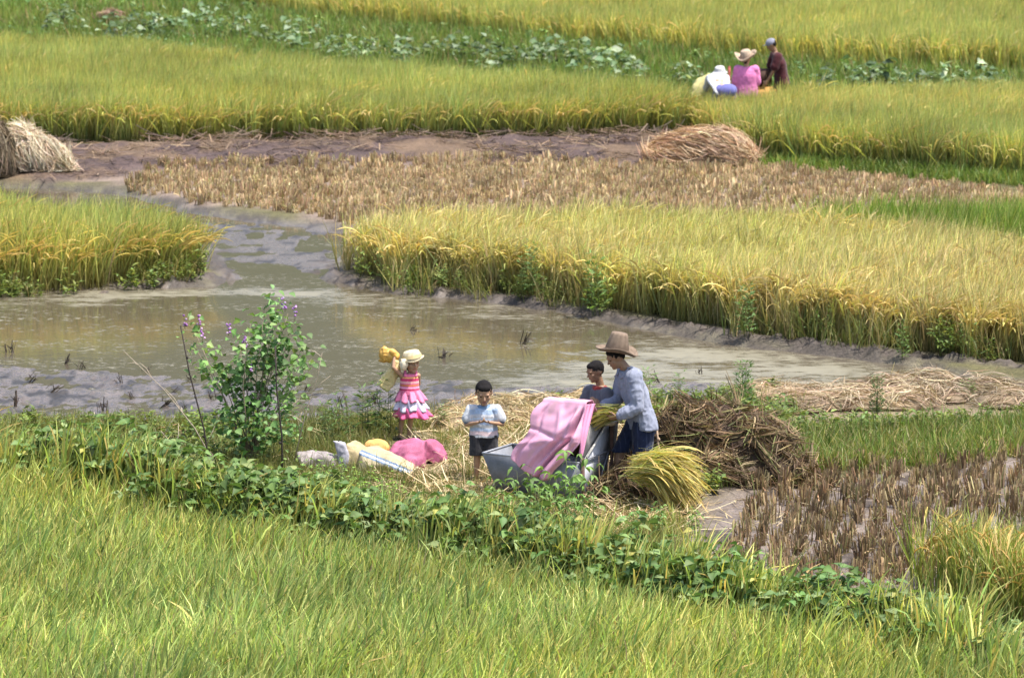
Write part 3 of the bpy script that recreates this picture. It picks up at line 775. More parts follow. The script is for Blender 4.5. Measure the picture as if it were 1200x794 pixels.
def face_bits(c, H, f, l, u, body):
    for s in (1, -1):
        m = M(); add_vf(m, ellipsoid(c + l * s * .155 * H + f * .345 * H + u * .015 * H, (l * .042 * H, f * .022 * H, u * .015 * H), 10), (.012, .009, .008))
        m.build('eye', MAT['eye'], body)
        m = M(); add_vf(m, capsule(c + l * s * .08 * H + f * .385 * H + u * .10 * H, .006 * H, c + l * s * .22 * H + f * .335 * H + u * .115 * H, .004 * H, 6), (.06, .038, .028))
        m.build('eyebrow', MAT['hair'], body)
    m = M(); add_vf(m, ellipsoid(c + f * .372 * H - u * .245 * H, (l * .095 * H, f * .02 * H, u * .026 * H), 10), (.27, .09, .075)); m.build('mouth', MAT['skin'], body)

def hair_cap(c, H, f, l, u, body, long=0.0, vox=.006):
    S = [ellipsoid(c + u * .15 * H - f * .085 * H, (l * .358 * H, f * .425 * H, u * .375 * H)),
         ellipsoid(c - f * .24 * H + u * .0 * H, (l * .29 * H, f * .21 * H, u * .22 * H)),
         ellipsoid(c + u * .33 * H + f * .13 * H, (l * .27 * H, f * .21 * H, u * .14 * H))]
    if long: S.append(capsule(c - f * .30 * H, .22 * H, c - f * .33 * H - u * long * H, .15 * H))
    return fused('hair', S, vox, HAIRC, 'hair', body, 2, .004, 40)

def hand_shapes(w, d, n, size, curl=.6, side=1):
    """wrist, pointing direction, palm normal, length; five unequal bent fingers"""
    d = nrm(d); n = nrm(n - d * np.dot(n, d)); s = np.cross(n, d) * side
    k = w + d * size * .5
    S = [loft([(w, s * size * .14, n * size * .11), (w + d * size * .18, s * size * .2, n * size * .10), (k, s * size * .22, n * size * .085), (k + d * size * .05, s * size * .18, n * size * .06)], 10)]
    for i, (o, L) in enumerate(((-.165, .40), (-.055, .46), (.055, .43), (.16, .34))):
        b = k + s * size * o - d * size * .03; c1 = curl * .6; c2 = curl * 1.5
        p1 = b + (d * math.cos(c1) + n * math.sin(c1)) * size * L * .55; p2 = p1 + (d * math.cos(c2) + n * math.sin(c2)) * size * L * .5
        S += chain([b, p1, p2], [size * .052, size * .048, size * .04], 8)
    b = w + d * size * .15 - s * size * .17
    p1 = b + nrm(d * .7 - s * .7 + n * .35) * size * .24; p2 = p1 + nrm(d * .95 - s * .1 + n * .4) * size * .2
    return S + chain([b, p1, p2], [size * .062, size * .055, size * .045], 8)

def foot_shapes(ankle, toe, h, r):
    t = nrm(A(toe[0], toe[1], 0)); g = A(ankle[0], ankle[1], 0); sd_ = np.cross(A(0, 0, 1), t)
    return [loft([(g - t * .055 * h + A(0, 0, r * .8), sd_ * r * .6, A(0, 0, r * .6)), (g - t * .03 * h + A(0, 0, r), sd_ * r, A(0, 0, r)), (g + t * .06 * h + A(0, 0, r * .8), sd_ * r * 1.1, A(0, 0, r * .8)),
                  (g + t * .115 * h + A(0, 0, r * .5), sd_ * r * 1.15, A(0, 0, r * .5)), (g + t * .135 * h + A(0, 0, r * .4), sd_ * r * .7, A(0, 0, r * .3))], 12),
            capsule(ankle, r * .9, g + A(0, 0, r), r)]

def person_body(loc, J, h, skin, vox, hsize=None, curl=.6):
    """one continuous body from joints; h is the standing height"""
    q = h / 1.65; H = J.get('H', .225 * q); f, l, u = hframe(*J['face'])
    S = head_shapes(J['head'], H, f, l, u)
    S.append(capsule(J['neck'], .052 * q, J['head'] - u * .12 * H - f * .08 * H, .05 * q))
    w = J['shL'] - J['shR']; wl = nrm(w); fr = nrm(np.cross(wl, A(0, 0, 1))) * 1.0
    W = np.linalg.norm(w) / 2
    pe, ch, ne = J['pelvis'], J['chest'], J['neck']
    S.append(loft([(pe - A(0, 0, .09 * q), wl * W * .55, fr * .075 * q), (pe, wl * W * .84, fr * .10 * q), (pe * .5 + ch * .5, wl * W * .74, fr * .09 * q), (ch, wl * W * .9, fr * .105 * q), (ch * .35 + ne * .65, wl * W * .82, fr * .085 * q), (ne, wl * .05 * q, fr * .05 * q)], 16))
    for sd_ in 'LR':
        S += chain([J['sh' + sd_], J['el' + sd_], J['wr' + sd_]], [.05 * q, .037 * q, .025 * q])
        S.append(capsule(ch * .4 + ne * .6, .05 * q, J['sh' + sd_], .05 * q))
        if 'hd' + sd_ in J:
            d, n = J['hd' + sd_]; S += hand_shapes(J['wr' + sd_], d, n, hsize or .105 * h, J.get('curl' + sd_, curl), 1 if sd_ == 'R' else -1)
        S += chain([J['hp' + sd_], J['kn' + sd_], J['an' + sd_]], [.085 * q, .056 * q, .036 * q])
        S.append(capsule(J['kn' + sd_] * .72 + J['an' + sd_] * .28 - A(*(J['toe'] + (0,))) * .012 * q, .053 * q, J['an' + sd_] * .6 + J['kn' + sd_] * .4, .042 * q))
        S += foot_shapes(J['an' + sd_], J['toe'], h, .034 * q)
    o = fused('person', S, vox, skin, 'skin', None, 2, loc=loc)
    return o, (J['head'], H, f, l, u)

def sleeve(J, sd_, q, to=1.0, r0=.072, r1=.055):
    s, e, w = J['sh' + sd_], J['el' + sd_], J['wr' + sd_]; S = []
    if to <= 1: p = s + (e - s) * to; S.append(capsule(s, r0 * q, p, r1 * q, 12))
    else:
        S.append(capsule(s, r0 * q, e, r1 * 1.02 * q, 12)); p = e + (w - e) * (to - 1); S.append(capsule(e, r1 * 1.02 * q, p, r1 * .85 * q, 12))
    return S

def shirt_shapes(J, q, hem, flare=1.0, up=.03, sl=1.0, r0=.072, r1=.055, W=None, shift=A(0, 0, 0)):
    w = J['shL'] - J['shR']; wl = nrm(w); fr = nrm(np.cross(wl, A(0, 0, 1))); W = W or np.linalg.norm(w) / 2 + .03 * q
    pe, ch, ne = J['pelvis'], J['chest'], J['neck']; hm = pe + A(0, 0, hem) + shift
    S = [loft([(hm, wl * W * .98 * flare, fr * .135 * q * flare), (hm + A(0, 0, .02 * q), wl * W * .97 * flare, fr * .133 * q * flare), (pe * .55 + ch * .45, wl * W * .93, fr * .125 * q), (ch, wl * W, fr * .13 * q), (ch * .4 + ne * .6, wl * W * .88, fr * .105 * q), (ne - A(0, 0, .01), wl * .075 * q, fr * .07 * q)], 20)]
    for sd_ in 'LR': S += sleeve(J, sd_, q, sl, r0, r1) + [capsule(ch * .4 + ne * .6, .06 * q, J['sh' + sd_], r0 * q)]
    return S

def shorts_shapes(J, q, to=.9, r0=.12, r1=.105, top=.06):
    pe = J['pelvis']; w = nrm(J['shL'] - J['shR']); fr = nrm(np.cross(w, A(0, 0, 1)))
    S = [loft([(pe - A(0, 0, .12 * q), w * .15 * q, fr * .12 * q), (pe, w * .165 * q, fr * .13 * q), (pe + A(0, 0, top), w * .15 * q, fr * .115 * q)], 16)]
    for sd_ in 'LR':
        h, k = J['hp' + sd_], J['kn' + sd_]; e = h + (k - h) * to
        S.append(loft([(h + A(0, 0, .03), A(r0 * q, 0, 0), A(0, r0 * q, 0)), (h * .6 + e * .4, A(r0 * q, 0, 0), A(0, r0 * q, 0)), (e, A(r1 * q, 0, 0), A(0, r1 * q, 0))], 14))
    return S

def place(px, py): p = at(px, py); return (p.x, p.y, p.z)

def hat_mesh(c, u, rb, rt, hgt, rbrim, col, band=None, wav=.02, seed=0, curl=.03, r_ax=None):
    """woven hat: tapered crown and a wavy brim, with thickness; u = up axis"""
    u = nrm(u); _, a, b = frame(u); rng = np.random.RandomState(seed); n = 40; t = np.linspace(0, 2 * np.pi, n, endpoint=False)
    ring = lambda r, z, wv=0: c + np.outer(np.cos(t) * r, a) + np.outer(np.sin(t) * r, b) + np.outer(z + wv * (np.sin(2 * t + seed) + .5 * np.sin(3 * t + 2 * seed)), u)
    R = [ring(rbrim, curl, wav), ring(rbrim * .86, .0, wav * .8), ring((rbrim + rb) * .5, -.004, wav * .4), ring(rb * 1.03, .004), ring(rb, .03), ring((rb + rt) / 2, hgt * .55), ring(rt * 1.03, hgt * .88), ring(rt * .9, hgt * .98), ring(rt * .45, hgt)]
    R2 = [x - u * .008 - 0 * x for x in R[::-1]]
    V = np.concatenate(R + [[c + u * hgt]]); k = len(R); F = []
    for i in range(k - 1):
        for j in range(n): F.append((i * n + j, i * n + (j + 1) % n, (i + 1) * n + (j + 1) % n, (i + 1) * n + j))
    T = [((k - 1) * n + j, (k - 1) * n + (j + 1) % n, k * n) for j in range(n)]
    C = np.tile(col, (len(V), 1)); C *= (1 + .12 * np.sin(np.arange(len(V)) * 1.7))[:, None]
    if band is not None: C[3 * n:5 * n] = band
    m = M(); m.add(V, F, C); m.F.append((np.array(T), 0))
    V2 = V - u * .007 + (V - c) * 0; m.add(V2, [f[::-1] for f in F], C * .9); m.F.append((np.array([f[::-1] for f in T]) + len(V), 0))
    # rim closing both skins
    nn = len(V); m.F.append((np.array([(j, nn + j, nn + (j + 1) % n, (j + 1) % n) for j in range(n)]), 0))
    return m

# ---- the farmer in the tall hat
L1 = place(742, 584)
J = dict(head=A(-.185, -.03, 1.465), H=.225, face=((-.93, -.36), 24), neck=A(-.065, -.01, 1.33), chest=A(-.01, 0, 1.16), pelvis=A(.105, 0, .80),
         shL=A(.005, -.175, 1.285), shR=A(-.085, .165, 1.275), elL=A(.035, -.25, .99), elR=A(-.16, .22, 1.01), wrL=A(-.165, -.24, .885), wrR=A(-.33, .02, .93),
         hdL=(A(-1, .12, -.12), A(.1, .75, .65)), hdR=(A(-.8, -.6, -.1), A(-.2, -.3, .9)), hpL=A(.10, -.095, .80), hpR=A(.06, .095, .80), knL=A(.085, -.11, .44), knR=A(-.14, .09, .45),
         anL=A(.13, -.12, .06), anR=A(-.195, .06, .06), toe=(-.95, -.3))
man, hd = person_body(L1, J, 1.64, SKIN_D, .0065, curl=.75)
tag(man, 'person in tall brown straw hat, blue shirt and navy shorts feeding rice into the thresher', 'person')
face_bits(*hd, man); hair_cap(*hd, man)
BLUE = lin(132, 136, 152)
def shirt_col(V):
    c = np.tile(BLUE, (len(V), 1)); return c * (.93 + .14 * vn3(V, 9, 4))[:, None]
sh = fused('shirt', shirt_shapes(J, 1.0, -.07, 1.06, sl=1.72, r0=.085, r1=.068, W=.235, shift=A(.0, 0, 0)), .0075, BLUE, 'cloth', man, 2, .017, 13, 3, shirt_col)
m = M()   # open collar
f_, l_, u_ = hframe((-.93, -.36)); nk = J['neck']
for s in (1, -1):
    prism(m, [nk + l_ * s * .03 + f_ * .075 + A(0, 0, -.03), nk + l_ * s * .085 + f_ * .02 + A(0, 0, .03), nk + l_ * s * .12 + f_ * .05 + A(0, 0, -.03), nk + l_ * s * .08 + f_ * .11 + A(0, 0, -.075)], f_ * .008 + A(0, 0, .006), BLUE)
prism(m, [nk + l_ * .085 + f_ * .02 + A(0, 0, .03), nk - l_ * .085 + f_ * .02 + A(0, 0, .03), nk - l_ * .09 - f_ * .08 + A(0, 0, .02), nk + l_ * .09 - f_ * .08 + A(0, 0, .02)], A(0, 0, .012), BLUE)
m.build('collar', MAT['cloth'], sh)
cuff = M(); e, w_ = J['elL'], J['wrL']; d = nrm(w_ - e); p = e + (w_ - e) * .70
add_vf(cuff, capsule(p, .056, p + d * .035, .054, 14), np.array(BLUE) * 1.06); cuff.build('cuff', MAT['cloth'], sh)
NAVY = (.013, .019, .045)
def navy(V):
    k = (np.mod(V[:, 0] * 22 + V[:, 1] * 9, 1) < .12)[:, None]
    return np.where(k, np.array([.035, .045, .085]), np.array(NAVY))
fused('shorts', shorts_shapes(J, 1.0, .92, .112, .10), .0075, NAVY, 'cloth', man, 3, .010, 12, 8, navy)
hm = hat_mesh(J['head'] + A(.012, 0, .075), A(.16, -.02, 1), .122, .086, .19, .222, (.18, .132, .095), (.12, .085, .06), .022, 2, .022)
hm.build('hat', MAT['felt'], man)
m = M(); d = nrm(J['wrL'] - J['elL']); p = J['wrL'] - d * .03
R = frame(d); add_vf(m, loft([(p, R[1] * .036, R[2] * .034), (p + d * .022, R[1] * .035, R[2] * .033)], 16), (.75, .75, .72)); m.build('wristwatch', MAT['eye'], man)

# ---- the older boy beside him
L2 = place(698, 578)
J = dict(head=A(-.01, -.03, 1.27), H=.215, face=((-.88, -.5), 16), neck=A(.045, 0, 1.125), chest=A(.065, 0, .97), pelvis=A(.075, .02, .70),
         shL=A(.115, -.125, 1.055), shR=A(-.065, .115, 1.055), elL=A(.13, -.19, .84), elR=A(-.145, .06, .86), wrL=A(.03, -.27, .94), wrR=A(-.215, -.09, .90),
         hdL=(A(-.5, -.2, .7), A(-.7, .4, .2)), hdR=(A(-.6, -.7, -.2), A(0, 0, -1)), hpL=A(.13, -.05, .70), hpR=A(.03, .08, .70), knL=A(.09, -.09, .39), knR=A(-.02, .05, .39),
         anL=A(.13, -.05, .05), anR=A(.03, .08, .05), toe=(-.85, -.5))
boy2, hd = person_body(L2, J, 1.40, SKIN_D, .0062, curl=.5)
tag(boy2, 'boy in grey shirt with red neckline standing behind the thresher beside the farmer', 'person')
face_bits(*hd, boy2); hair_cap(*hd, boy2)
nk2 = J['neck']
def grey(V):
    c = np.tile(np.array([.105, .105, .125]), (len(V), 1)) * (.8 + .4 * vn3(V, 16, 9))[:, None]
    r = np.linalg.norm((V - nk2) * [1, 1, .9], axis=1) < .088
    c[r] = (.25, .035, .03)
    for s_, e_ in ((J2['shL'], J2['elL']), (J2['shR'], J2['elR'])):
        d_ = nrm(e_ - s_); t_ = (V - s_) @ d_; rad = np.linalg.norm(V - s_ - np.outer(t_, d_), axis=1)
        c[(t_ > np.linalg.norm(e_ - s_) * .78) & (rad < .09)] = (.20, .03, .03)
    return c
J2 = J
fused('shirt', shirt_shapes(J, .84, -.08, 1.03, sl=.72, r0=.078, r1=.074, W=.178), .007, (.1, .1, .12), 'cloth', boy2, 3, .009, 13, 5, grey)
fused('shorts', shorts_shapes(J, .84, .9), .0075, (.10, .09, .08), 'cloth', boy2, 3, .006, 12, 6)

# ---- the small boy looking at his hands
L3 = place(567, 567)
J = dict(head=A(.0, -.03, .965), H=.245, face=((.10, -1), 24), neck=A(0, .01, .835), chest=A(0, .015, .72), pelvis=A(.0, .02, .50),
         shL=A(.135, .0, .785), shR=A(-.135, .0, .785), elL=A(.195, -.02, .635), elR=A(-.185, -.02, .63), wrL=A(.065, -.17, .675), wrR=A(-.06, -.17, .675),
         hdL=(A(-1, -.35, .25), A(0, .3, 1)), hdR=(A(1, -.35, .25), A(0, .3, 1)), curlL=.9, curlR=.9, hpL=A(.065, .02, .49), hpR=A(-.065, .02, .49), knL=A(.075, .0, .27), knR=A(-.07, .0, .27),
         anL=A(.085, .02, .045), anR=A(-.08, .02, .045), toe=(.1, -1))
boy1, hd = person_body(L3, J, 1.10, SKIN, .0056, hsize=.105)
tag(boy1, 'small boy in white and blue striped t-shirt and dark shorts looking at his hands', 'person')
face_bits(*hd, boy1); hair_cap(*hd, boy1)
def stripes(V):
    z = V[:, 2] + .006 * np.sin(V[:, 0] * 30)
    c = np.tile(np.array([.47, .48, .50]), (len(V), 1))
    core = np.abs(V[:, 0]) < .145
    for a, b, q in ((.455, .485, (.30, .38, .52)), (.52, .585, (.66, .50, .50)), (.565, .60, (.36, .44, .58)), (.635, .675, (.33, .42, .58)), (.685, .705, (.45, .55, .66)), (.745, .80, (.34, .43, .56))):
        k = (z > a) & (z < b) & core; c[k] = q
    sl_ = ~core & (z < .668); c[sl_] = (.10, .14, .22)
    c[(np.hypot(V[:, 0], V[:, 1] - .01) < .075) & (z > .79)] = (.16, .24, .34)
    return c
fused('shirt', shirt_shapes(J, .72, -.005, 1.05, sl=.60, r0=.076, r1=.088, W=.150), .0058, (.7, .7, .7), 'cloth', boy1, 3, .008, 15, 7, stripes)
fused('shorts', shorts_shapes(J, .66, .84, .128, .130), .0062, (.028, .027, .03), 'cloth', boy1, 3, .006, 14, 9)

# ---- the girl on the bank
L4 = place(480, 514)
J = dict(head=A(.03, -.02, .865), H=.225, face=((.42, -.9), 6), neck=A(.015, .0, .755), chest=A(.0, .0, .65), pelvis=A(.0, .02, .44),
         shL=A(.095, -.005, .715), shR=A(-.085, -.035, .715), elL=A(.10, .10, .60), elR=A(-.175, -.08, .815), wrL=A(.02, .15, .52), wrR=A(-.165, -.02, .945),
         hdL=(A(-.8, .1, -.4), A(0, -1, 0)), hdR=(A(-.5, .35, .55), A(-.5, -.3, .3)), curlR=1.0, hpL=A(.045, .01, .44), hpR=A(-.055, .02, .44), knL=A(.015, -.01, .235), knR=A(-.085, .0, .235),
         anL=A(-.01, .03, .04), anR=A(-.105, .02, .04), toe=(.4, -.9))
girl, hd = person_body(L4, J, 1.0, SKIN, .0054, hsize=.095)
tag(girl, 'girl in tiered pink and white dress and pale sun hat holding a yellow bag overhead', 'person')
face_bits(*hd, girl); hair_cap(*hd, girl, .35)
PINK = lin(200, 92, 138); HOT = lin(232, 60, 130)
def bod(V):
    z = V[:, 2]; c = np.tile(np.array(lin(212, 108, 142)), (len(V), 1))
    for a, q in ((.70, lin(230, 170, 100)), (.675, lin(190, 50, 90)), (.645, lin(235, 180, 170)), (.615, lin(200, 120, 60)), (.585, lin(235, 160, 190)), (.565, lin(180, 50, 90))):
        c[np.abs(z - a) < .0085] = q
    return c
wl = nrm(J['shL'] - J['shR']); fr = nrm(np.cross(wl, A(0, 0, 1)))
B = [loft([(A(0, .005, .50), wl * .118, fr * .098), (A(0, .0, .60), wl * .105, fr * .088), (A(.003, 0, .69), wl * .103, fr * .086), (A(.006, -.005, .735), wl * .085, fr * .074)], 20)]
for s in (1, -1): B.append(capsule(A(.006, -.01, .72) + wl * s * .062 - fr * .03, .016, J['neck'] + wl * s * .06 + A(0, 0, .01), .013)); B.append(capsule(A(.006, -.01, .72) + wl * s * .062 + fr * .06, .014, J['neck'] + wl * s * .06 + A(0, 0, .01), .013))
bodice = fused('bodice', B, .0054, PINK, 'cloth', girl, 2, .004, 20, 4, bod)
def tier(name, z0, z1, r0, r1, col, seed, lean):
    rng = np.random.RandomState(seed); n = 90; t = np.linspace(0, 2 * np.pi, n, endpoint=False); k = 8; m = M(); V = []
    for i in range(k):
        f = i / (k - 1); r = r0 + (r1 - r0) * f ** .8; a = .004 + .022 * f
        wv = a * np.sin(9 * t + seed + .6 * np.sin(3 * t)) + a * .5 * np.sin(17 * t + seed * 2)
        z = z0 + (z1 - z0) * f + .012 * f * np.sin(5 * t + seed)
        V.append(np.stack([lean * f + (r + wv) * np.cos(t), .01 + (r * .85 + wv) * np.sin(t), z], 1))
    V = np.concatenate(V); F = [(i * n + j, i * n + (j + 1) % n, (i + 1) * n + (j + 1) % n, (i + 1) * n + j) for i in range(k - 1) for j in range(n)]
    N_ = nrm(V * [1, 1, 0]); V2 = V - N_ * .005; q = len(V)
    C = np.tile(col, (q, 1)); C[-n:] *= .85
    m.add(V, F, C); m.add(V2, [f[::-1] for f in F], C); m.F.append((np.array([((k - 1) * n + j, (k - 1) * n + (j + 1) % n, q + (k - 1) * n + (j + 1) % n, q + (k - 1) * n + j) for j in range(n)]), 0))
    return m.build(name, MAT['cloth'], girl)
tier('skirt_tier', .555, .425, .105, .165, lin(220, 130, 162), 1, .01)
tier('skirt_tier', .455, .325, .13, .185, lin(196, 188, 205), 2, .02)
tier('skirt_tier', .365, .25, .15, .21, lin(218, 100, 142), 3, .045)
hh = hat_mesh(J['head'] + A(.0, .005, .055), A(-.18, -.05, 1), .108, .085, .075, .135, (.52, .44, .29), (.46, .36, .18), .012, 4, -.014)
hh.build('hat', MAT['felt'], girl)
Vn = [ellipsoid(J['head'] + A(-.085, -.075, -.01), (A(.045, 0, 0), A(0, .035, 0), A(.01, 0, .065)))]
fused('ear_flap', Vn, .006, (.72, .62, .45), 'cloth', girl, 2, .008, 20, 5)
sk = M()
bagc = A(-.215, .03, .93)
BS = [ellipsoid(bagc, (A(.085, 0, .02), A(0, .06, 0), A(-.015, 0, .07))), ellipsoid(bagc + A(-.06, .0, .01), (A(.05, 0, .03), A(0, .05, 0), A(-.02, 0, .085))), capsule(bagc + A(-.03, 0, .04), .04, bagc + A(-.07, 0, .10), .012), capsule(bagc + A(-.04, 0, -.03), .05, bagc + A(-.11, 0, -.05), .015), capsule(bagc + A(.05, -.01, .0), .05, J['wrR'] + A(-.02, 0, .03), .03)]
o = fused('yellow_bag', BS, .006, (.68, .40, .10), 'sheet', None, 3, .018, 16, 6, lambda V: np.tile(A(.70, .42, .10), (len(V), 1)) * (.8 + .4 * vn3(V, 12, 3))[:, None], loc=L4)
tag(o, 'crumpled orange yellow bag held up beside the girl in the sun hat', 'bag')
TL = [loft([(A(-.13, .0, .82), A(.04, 0, -.03), A(.0, .025, .0)), (A(-.17, .0, .75), A(.055, 0, -.04), A(0, .025, 0)), (A(-.235, .01, .66), A(.065, 0, -.05), A(0, .018, 0)), (A(-.30, .0, .575), A(.06, 0, -.045), A(0, .012, 0))], 16), capsule(A(-.15, .0, .80), .05, A(-.175, .0, .92), .03)]
o = fused('pale_yellow_cloth', TL, .006, (.72, .58, .28), 'sheet', None, 2, .014, 22, 7, loc=L4)
tag(o, 'pale yellow cloth hanging from the raised hand of the girl in pink', 'cloth')

# ---- three people far back, behind the yellow rice
def far_person(px, py, J, h, skin, vox=.014): return person_body(place(px, py), J, h, skin, vox)
J = dict(head=A(.0, .0, 1.33), H=.22, face=((.25, 1), 14), neck=A(0, -.02, 1.20), chest=A(0, -.02, 1.03), pelvis=A(0, 0, .72), shL=A(-.17, -.02, 1.15), shR=A(.17, -.02, 1.15), elL=A(-.215, .0, .90), elR=A(.215, .0, .90), wrL=A(-.15, .2, .82), wrR=A(.16, .2, .82),
         hdL=(A(0, 1, 0), A(1, 0, 0)), hdR=(A(0, 1, 0), A(-1, 0, 0)), hpL=A(-.09, 0, .72), hpR=A(.09, 0, .72), knL=A(-.10, .05, .42), knR=A(.10, .05, .42), anL=A(-.1, 0, .06), anR=A(.1, 0, .06), toe=(.2, 1))
p1, hd = far_person(874, 151, J, 1.52, SKIN); tag(p1, 'person in bright pink shirt and wide straw hat seen from behind in the far field', 'person')
hair_cap(*hd, p1, .3, .012); J['chest'] = A(0, -.02, 1.03)
fused('shirt', shirt_shapes(J, .95, -.1, 1.04, sl=1.75, r0=.08, r1=.07, W=.225), .012, lin(205, 118, 165), 'cloth', p1, 3, .016, 9, 2)
fused('trousers', shorts_shapes(J, .95, 1.5), .014, (.06, .06, .09), 'cloth', p1, 3)
hat_mesh(J['head'] + A(.0, .0, .06), A(-.22, -.25, 1), .12, .09, .13, .21, (.38, .29, .21), (.30, .22, .16), .045, 5, .05).build('hat', MAT['felt'], p1)

J = dict(head=A(-.10, -.02, 1.50), H=.23, face=((-.95, .2), 22), neck=A(-.02, 0, 1.36), chest=A(.06, 0, 1.16), pelvis=A(.12, 0, .80), shL=A(.02, -.19, 1.28), shR=A(-.02, .19, 1.28), elL=A(-.06, -.24, 1.02), elR=A(-.12, .22, 1.02), wrL=A(-.17, -.18, .82), wrR=A(-.3, .15, .85),
         hdL=(A(-.5, 0, -.7), A(0, 1, 0)), hdR=(A(-.7, 0, -.5), A(0, -1, 0)), hpL=A(.12, -.1, .80), hpR=A(.12, .1, .80), knL=A(.06, -.11, .44), knR=A(.02, .11, .44), anL=A(.14, -.1, .06), anR=A(.1, .1, .06), toe=(-1, .1))
p2, hd = far_person(909, 143, J, 1.66, SKIN_D); tag(p2, 'person in dark maroon t-shirt and grey cap leaning forward in the far field', 'person')
hair_cap(*hd, p2, 0, .012)
fused('shirt', shirt_shapes(J, 1.0, -.05, 1.08, sl=.75, r0=.095, r1=.085, W=.26), .013, (.055, .013, .016), 'cloth', p2, 3, .014, 9, 4)
fused('shorts', shorts_shapes(J, 1.05, .95), .014, (.015, .016, .022), 'cloth', p2, 3)
c, H, f, l, u = hd
fused('cap', [ellipsoid(c + u * .2 * H - f * .03 * H, (l * .41 * H, f * .47 * H, u * .38 * H)), ellipsoid(c + u * .17 * H + f * .5 * H, (l * .28 * H, f * .25 * H, u * .04 * H))], .012, (.22, .22, .27), 'cloth', p2, 2)

J = dict(head=A(-.06, .32, 1.04), H=.22, face=((-.3, .9), 55), neck=A(-.07, .20, 1.02), chest=A(-.09, .06, 1.01), pelvis=A(.06, -.10, .80), shL=A(-.24, .12, 1.02), shR=A(.08, .16, 1.02), elL=A(-.30, .30, .82), elR=A(.12, .36, .82), wrL=A(-.22, .45, .67), wrR=A(.06, .5, .67),
         hdL=(A(0, .4, -1), A(1, 0, 0)), hdR=(A(0, .4, -1), A(-1, 0, 0)), hpL=A(-.06, -.08, .80), hpR=A(.13, -.08, .80), knL=A(-.12, .10, .44), knR=A(.2, .10, .44), anL=A(-.1, -.05, .06), anR=A(.16, -.05, .06), toe=(-.2, 1))
p3, hd = far_person(846, 154, J, 1.5, SKIN); tag(p3, 'person crouching in white shirt and blue trousers beside the yellow sack in the far field', 'person')
hair_cap(*hd, p3, 0, .012)
fused('shirt', [loft([(A(.0, -.14, .82), A(.17, .05, 0), A(0, .08, .12)), (A(-.05, -.02, .96), A(.20, .06, 0), A(0, .08, .12)), (A(-.09, .08, 1.01), A(.21, .06, 0), A(0, .07, .12)), (A(-.07, .2, 1.02), A(.1, .03, 0), A(0, .05, .07))], 16)] + sleeve(J, 'L', .95, 1.2) + sleeve(J, 'R', .95, 1.2), .013, (.48, .47, .49), 'cloth', p3, 3, .016, 9, 6)
fused('trousers', [ellipsoid(A(.09, -.15, .80), (A(.19, 0, .03), A(0, .15, 0), A(-.02, 0, .13)))] + chain([J['hpL'], J['knL'], J['anL']], [.12, .09, .07]) + chain([J['hpR'], J['knR'], J['anR']], [.12, .09, .07]), .014, lin(98, 98, 150), 'cloth', p3, 3, .01, 9, 7)
hat_mesh(J['head'] + A(.03, -.03, .08), A(-.1, -.25, 1), .11, .09, .11, .145, (.44, .43, .42), (.45, .45, .45), .02, 6, -.02).build('hat', MAT['felt'], p3)
# ------------------------------------------------------------------ the thresher and its sheet
P0 = at(680, 593); TH = math.radians(27)
E1 = A(-math.cos(TH), math.sin(TH), 0); E2 = A(math.sin(TH), math.cos(TH), 0); EZ = A(0, 0, 1)
TG = lin(124, 126, 132)
th = empty('rice_thresher', P0); tag(th, 'grey sheet metal rice thresher with a tub and side hood', 'thresher')
Q = lambda u, v, z: E1 * u + E2 * v + EZ * z
TW, TD, THt = 1.12, .66, .43
def wall_panel(m, quad, thick, C=TG):
    quad = [np.asarray(p, float) for p in quad]; n = nrm(np.cross(quad[1] - quad[0], quad[2] - quad[0])); prism(m, quad, n * thick, C)
m = M()
ins = .10
fl = [Q(.02, .06, .02), Q(TW - .16, .06, .02), Q(TW - .16, TD - .05, .02), Q(.02, TD - .05, .02)]
tp = [Q(.0, 0, THt), Q(TW, 0, THt + .02), Q(TW, TD, THt + .02), Q(.0, TD, THt)]
for i in range(4): wall_panel(m, [fl[i], fl[(i + 1) % 4], tp[(i + 1) % 4], tp[i]], -.006)
wall_panel(m, fl[::-1], .006)
m.build('tub', MAT['metal'], th)
m = M()
for i in range(4): tube(m, [tp[i], tp[(i + 1) % 4]], .011, lin(140, 142, 148), 0, 8)
m.build('rim', MAT['metal'], th)
m = M()      # end shield: trapezoid that tapers below
wall_panel(m, [Q(-.004, .02, .02), Q(-.004, .30, .04), Q(-.004, .60, .46), Q(-.004, .655, .48), Q(-.004, .655, .74), Q(-.004, .56, .74), Q(-.004, .10, .46), Q(-.004, .02, .46)], -.008, lin(184, 185, 190))
m.build('end_shield', MAT['metal'], th)
m = M(); tube(m, [Q(-.022, .03, .455), Q(-.022, .655, .47)], .009, lin(120, 122, 128), 0, 6); tube(m, [Q(-.022, .10, .47), Q(-.022, .55, .745)], .013, lin(175, 172, 165), 0, 6)
tube(m, [Q(-.02, .30, .03), Q(-.02, .61, .46)], .008, lin(120, 122, 128), 0, 6)
m.build('brace', MAT['metal'], th)
for u in (-.02, .40):     # hood end cheeks
    m = M(); wall_panel(m, [Q(u + .03, .03, .44), Q(u + .03, .64, .70), Q(u + .03, .50, .80), Q(u + .03, .22, 1.015), Q(u + .03, .07, 1.01)], -.008, lin(168, 162, 158)); m.build('hood_panel', MAT['metal'], th)
m = M(); wall_panel(m, [Q(.03, .07, 1.0), Q(.41, .07, 1.0), Q(.41, .22, 1.005), Q(.03, .22, 1.005)], .006); wall_panel(m, [Q(.03, .045, .60), Q(.41, .045, .60), Q(.41, .07, 1.0), Q(.03, .07, 1.0)], .006); m.build('hood', MAT['metal'], th)
m = M(); R = []
for i in range(15):
    a = i / 14; R.append((Q(.06 + .5 * a, .36, .60), EZ * .17, E2 * .17))
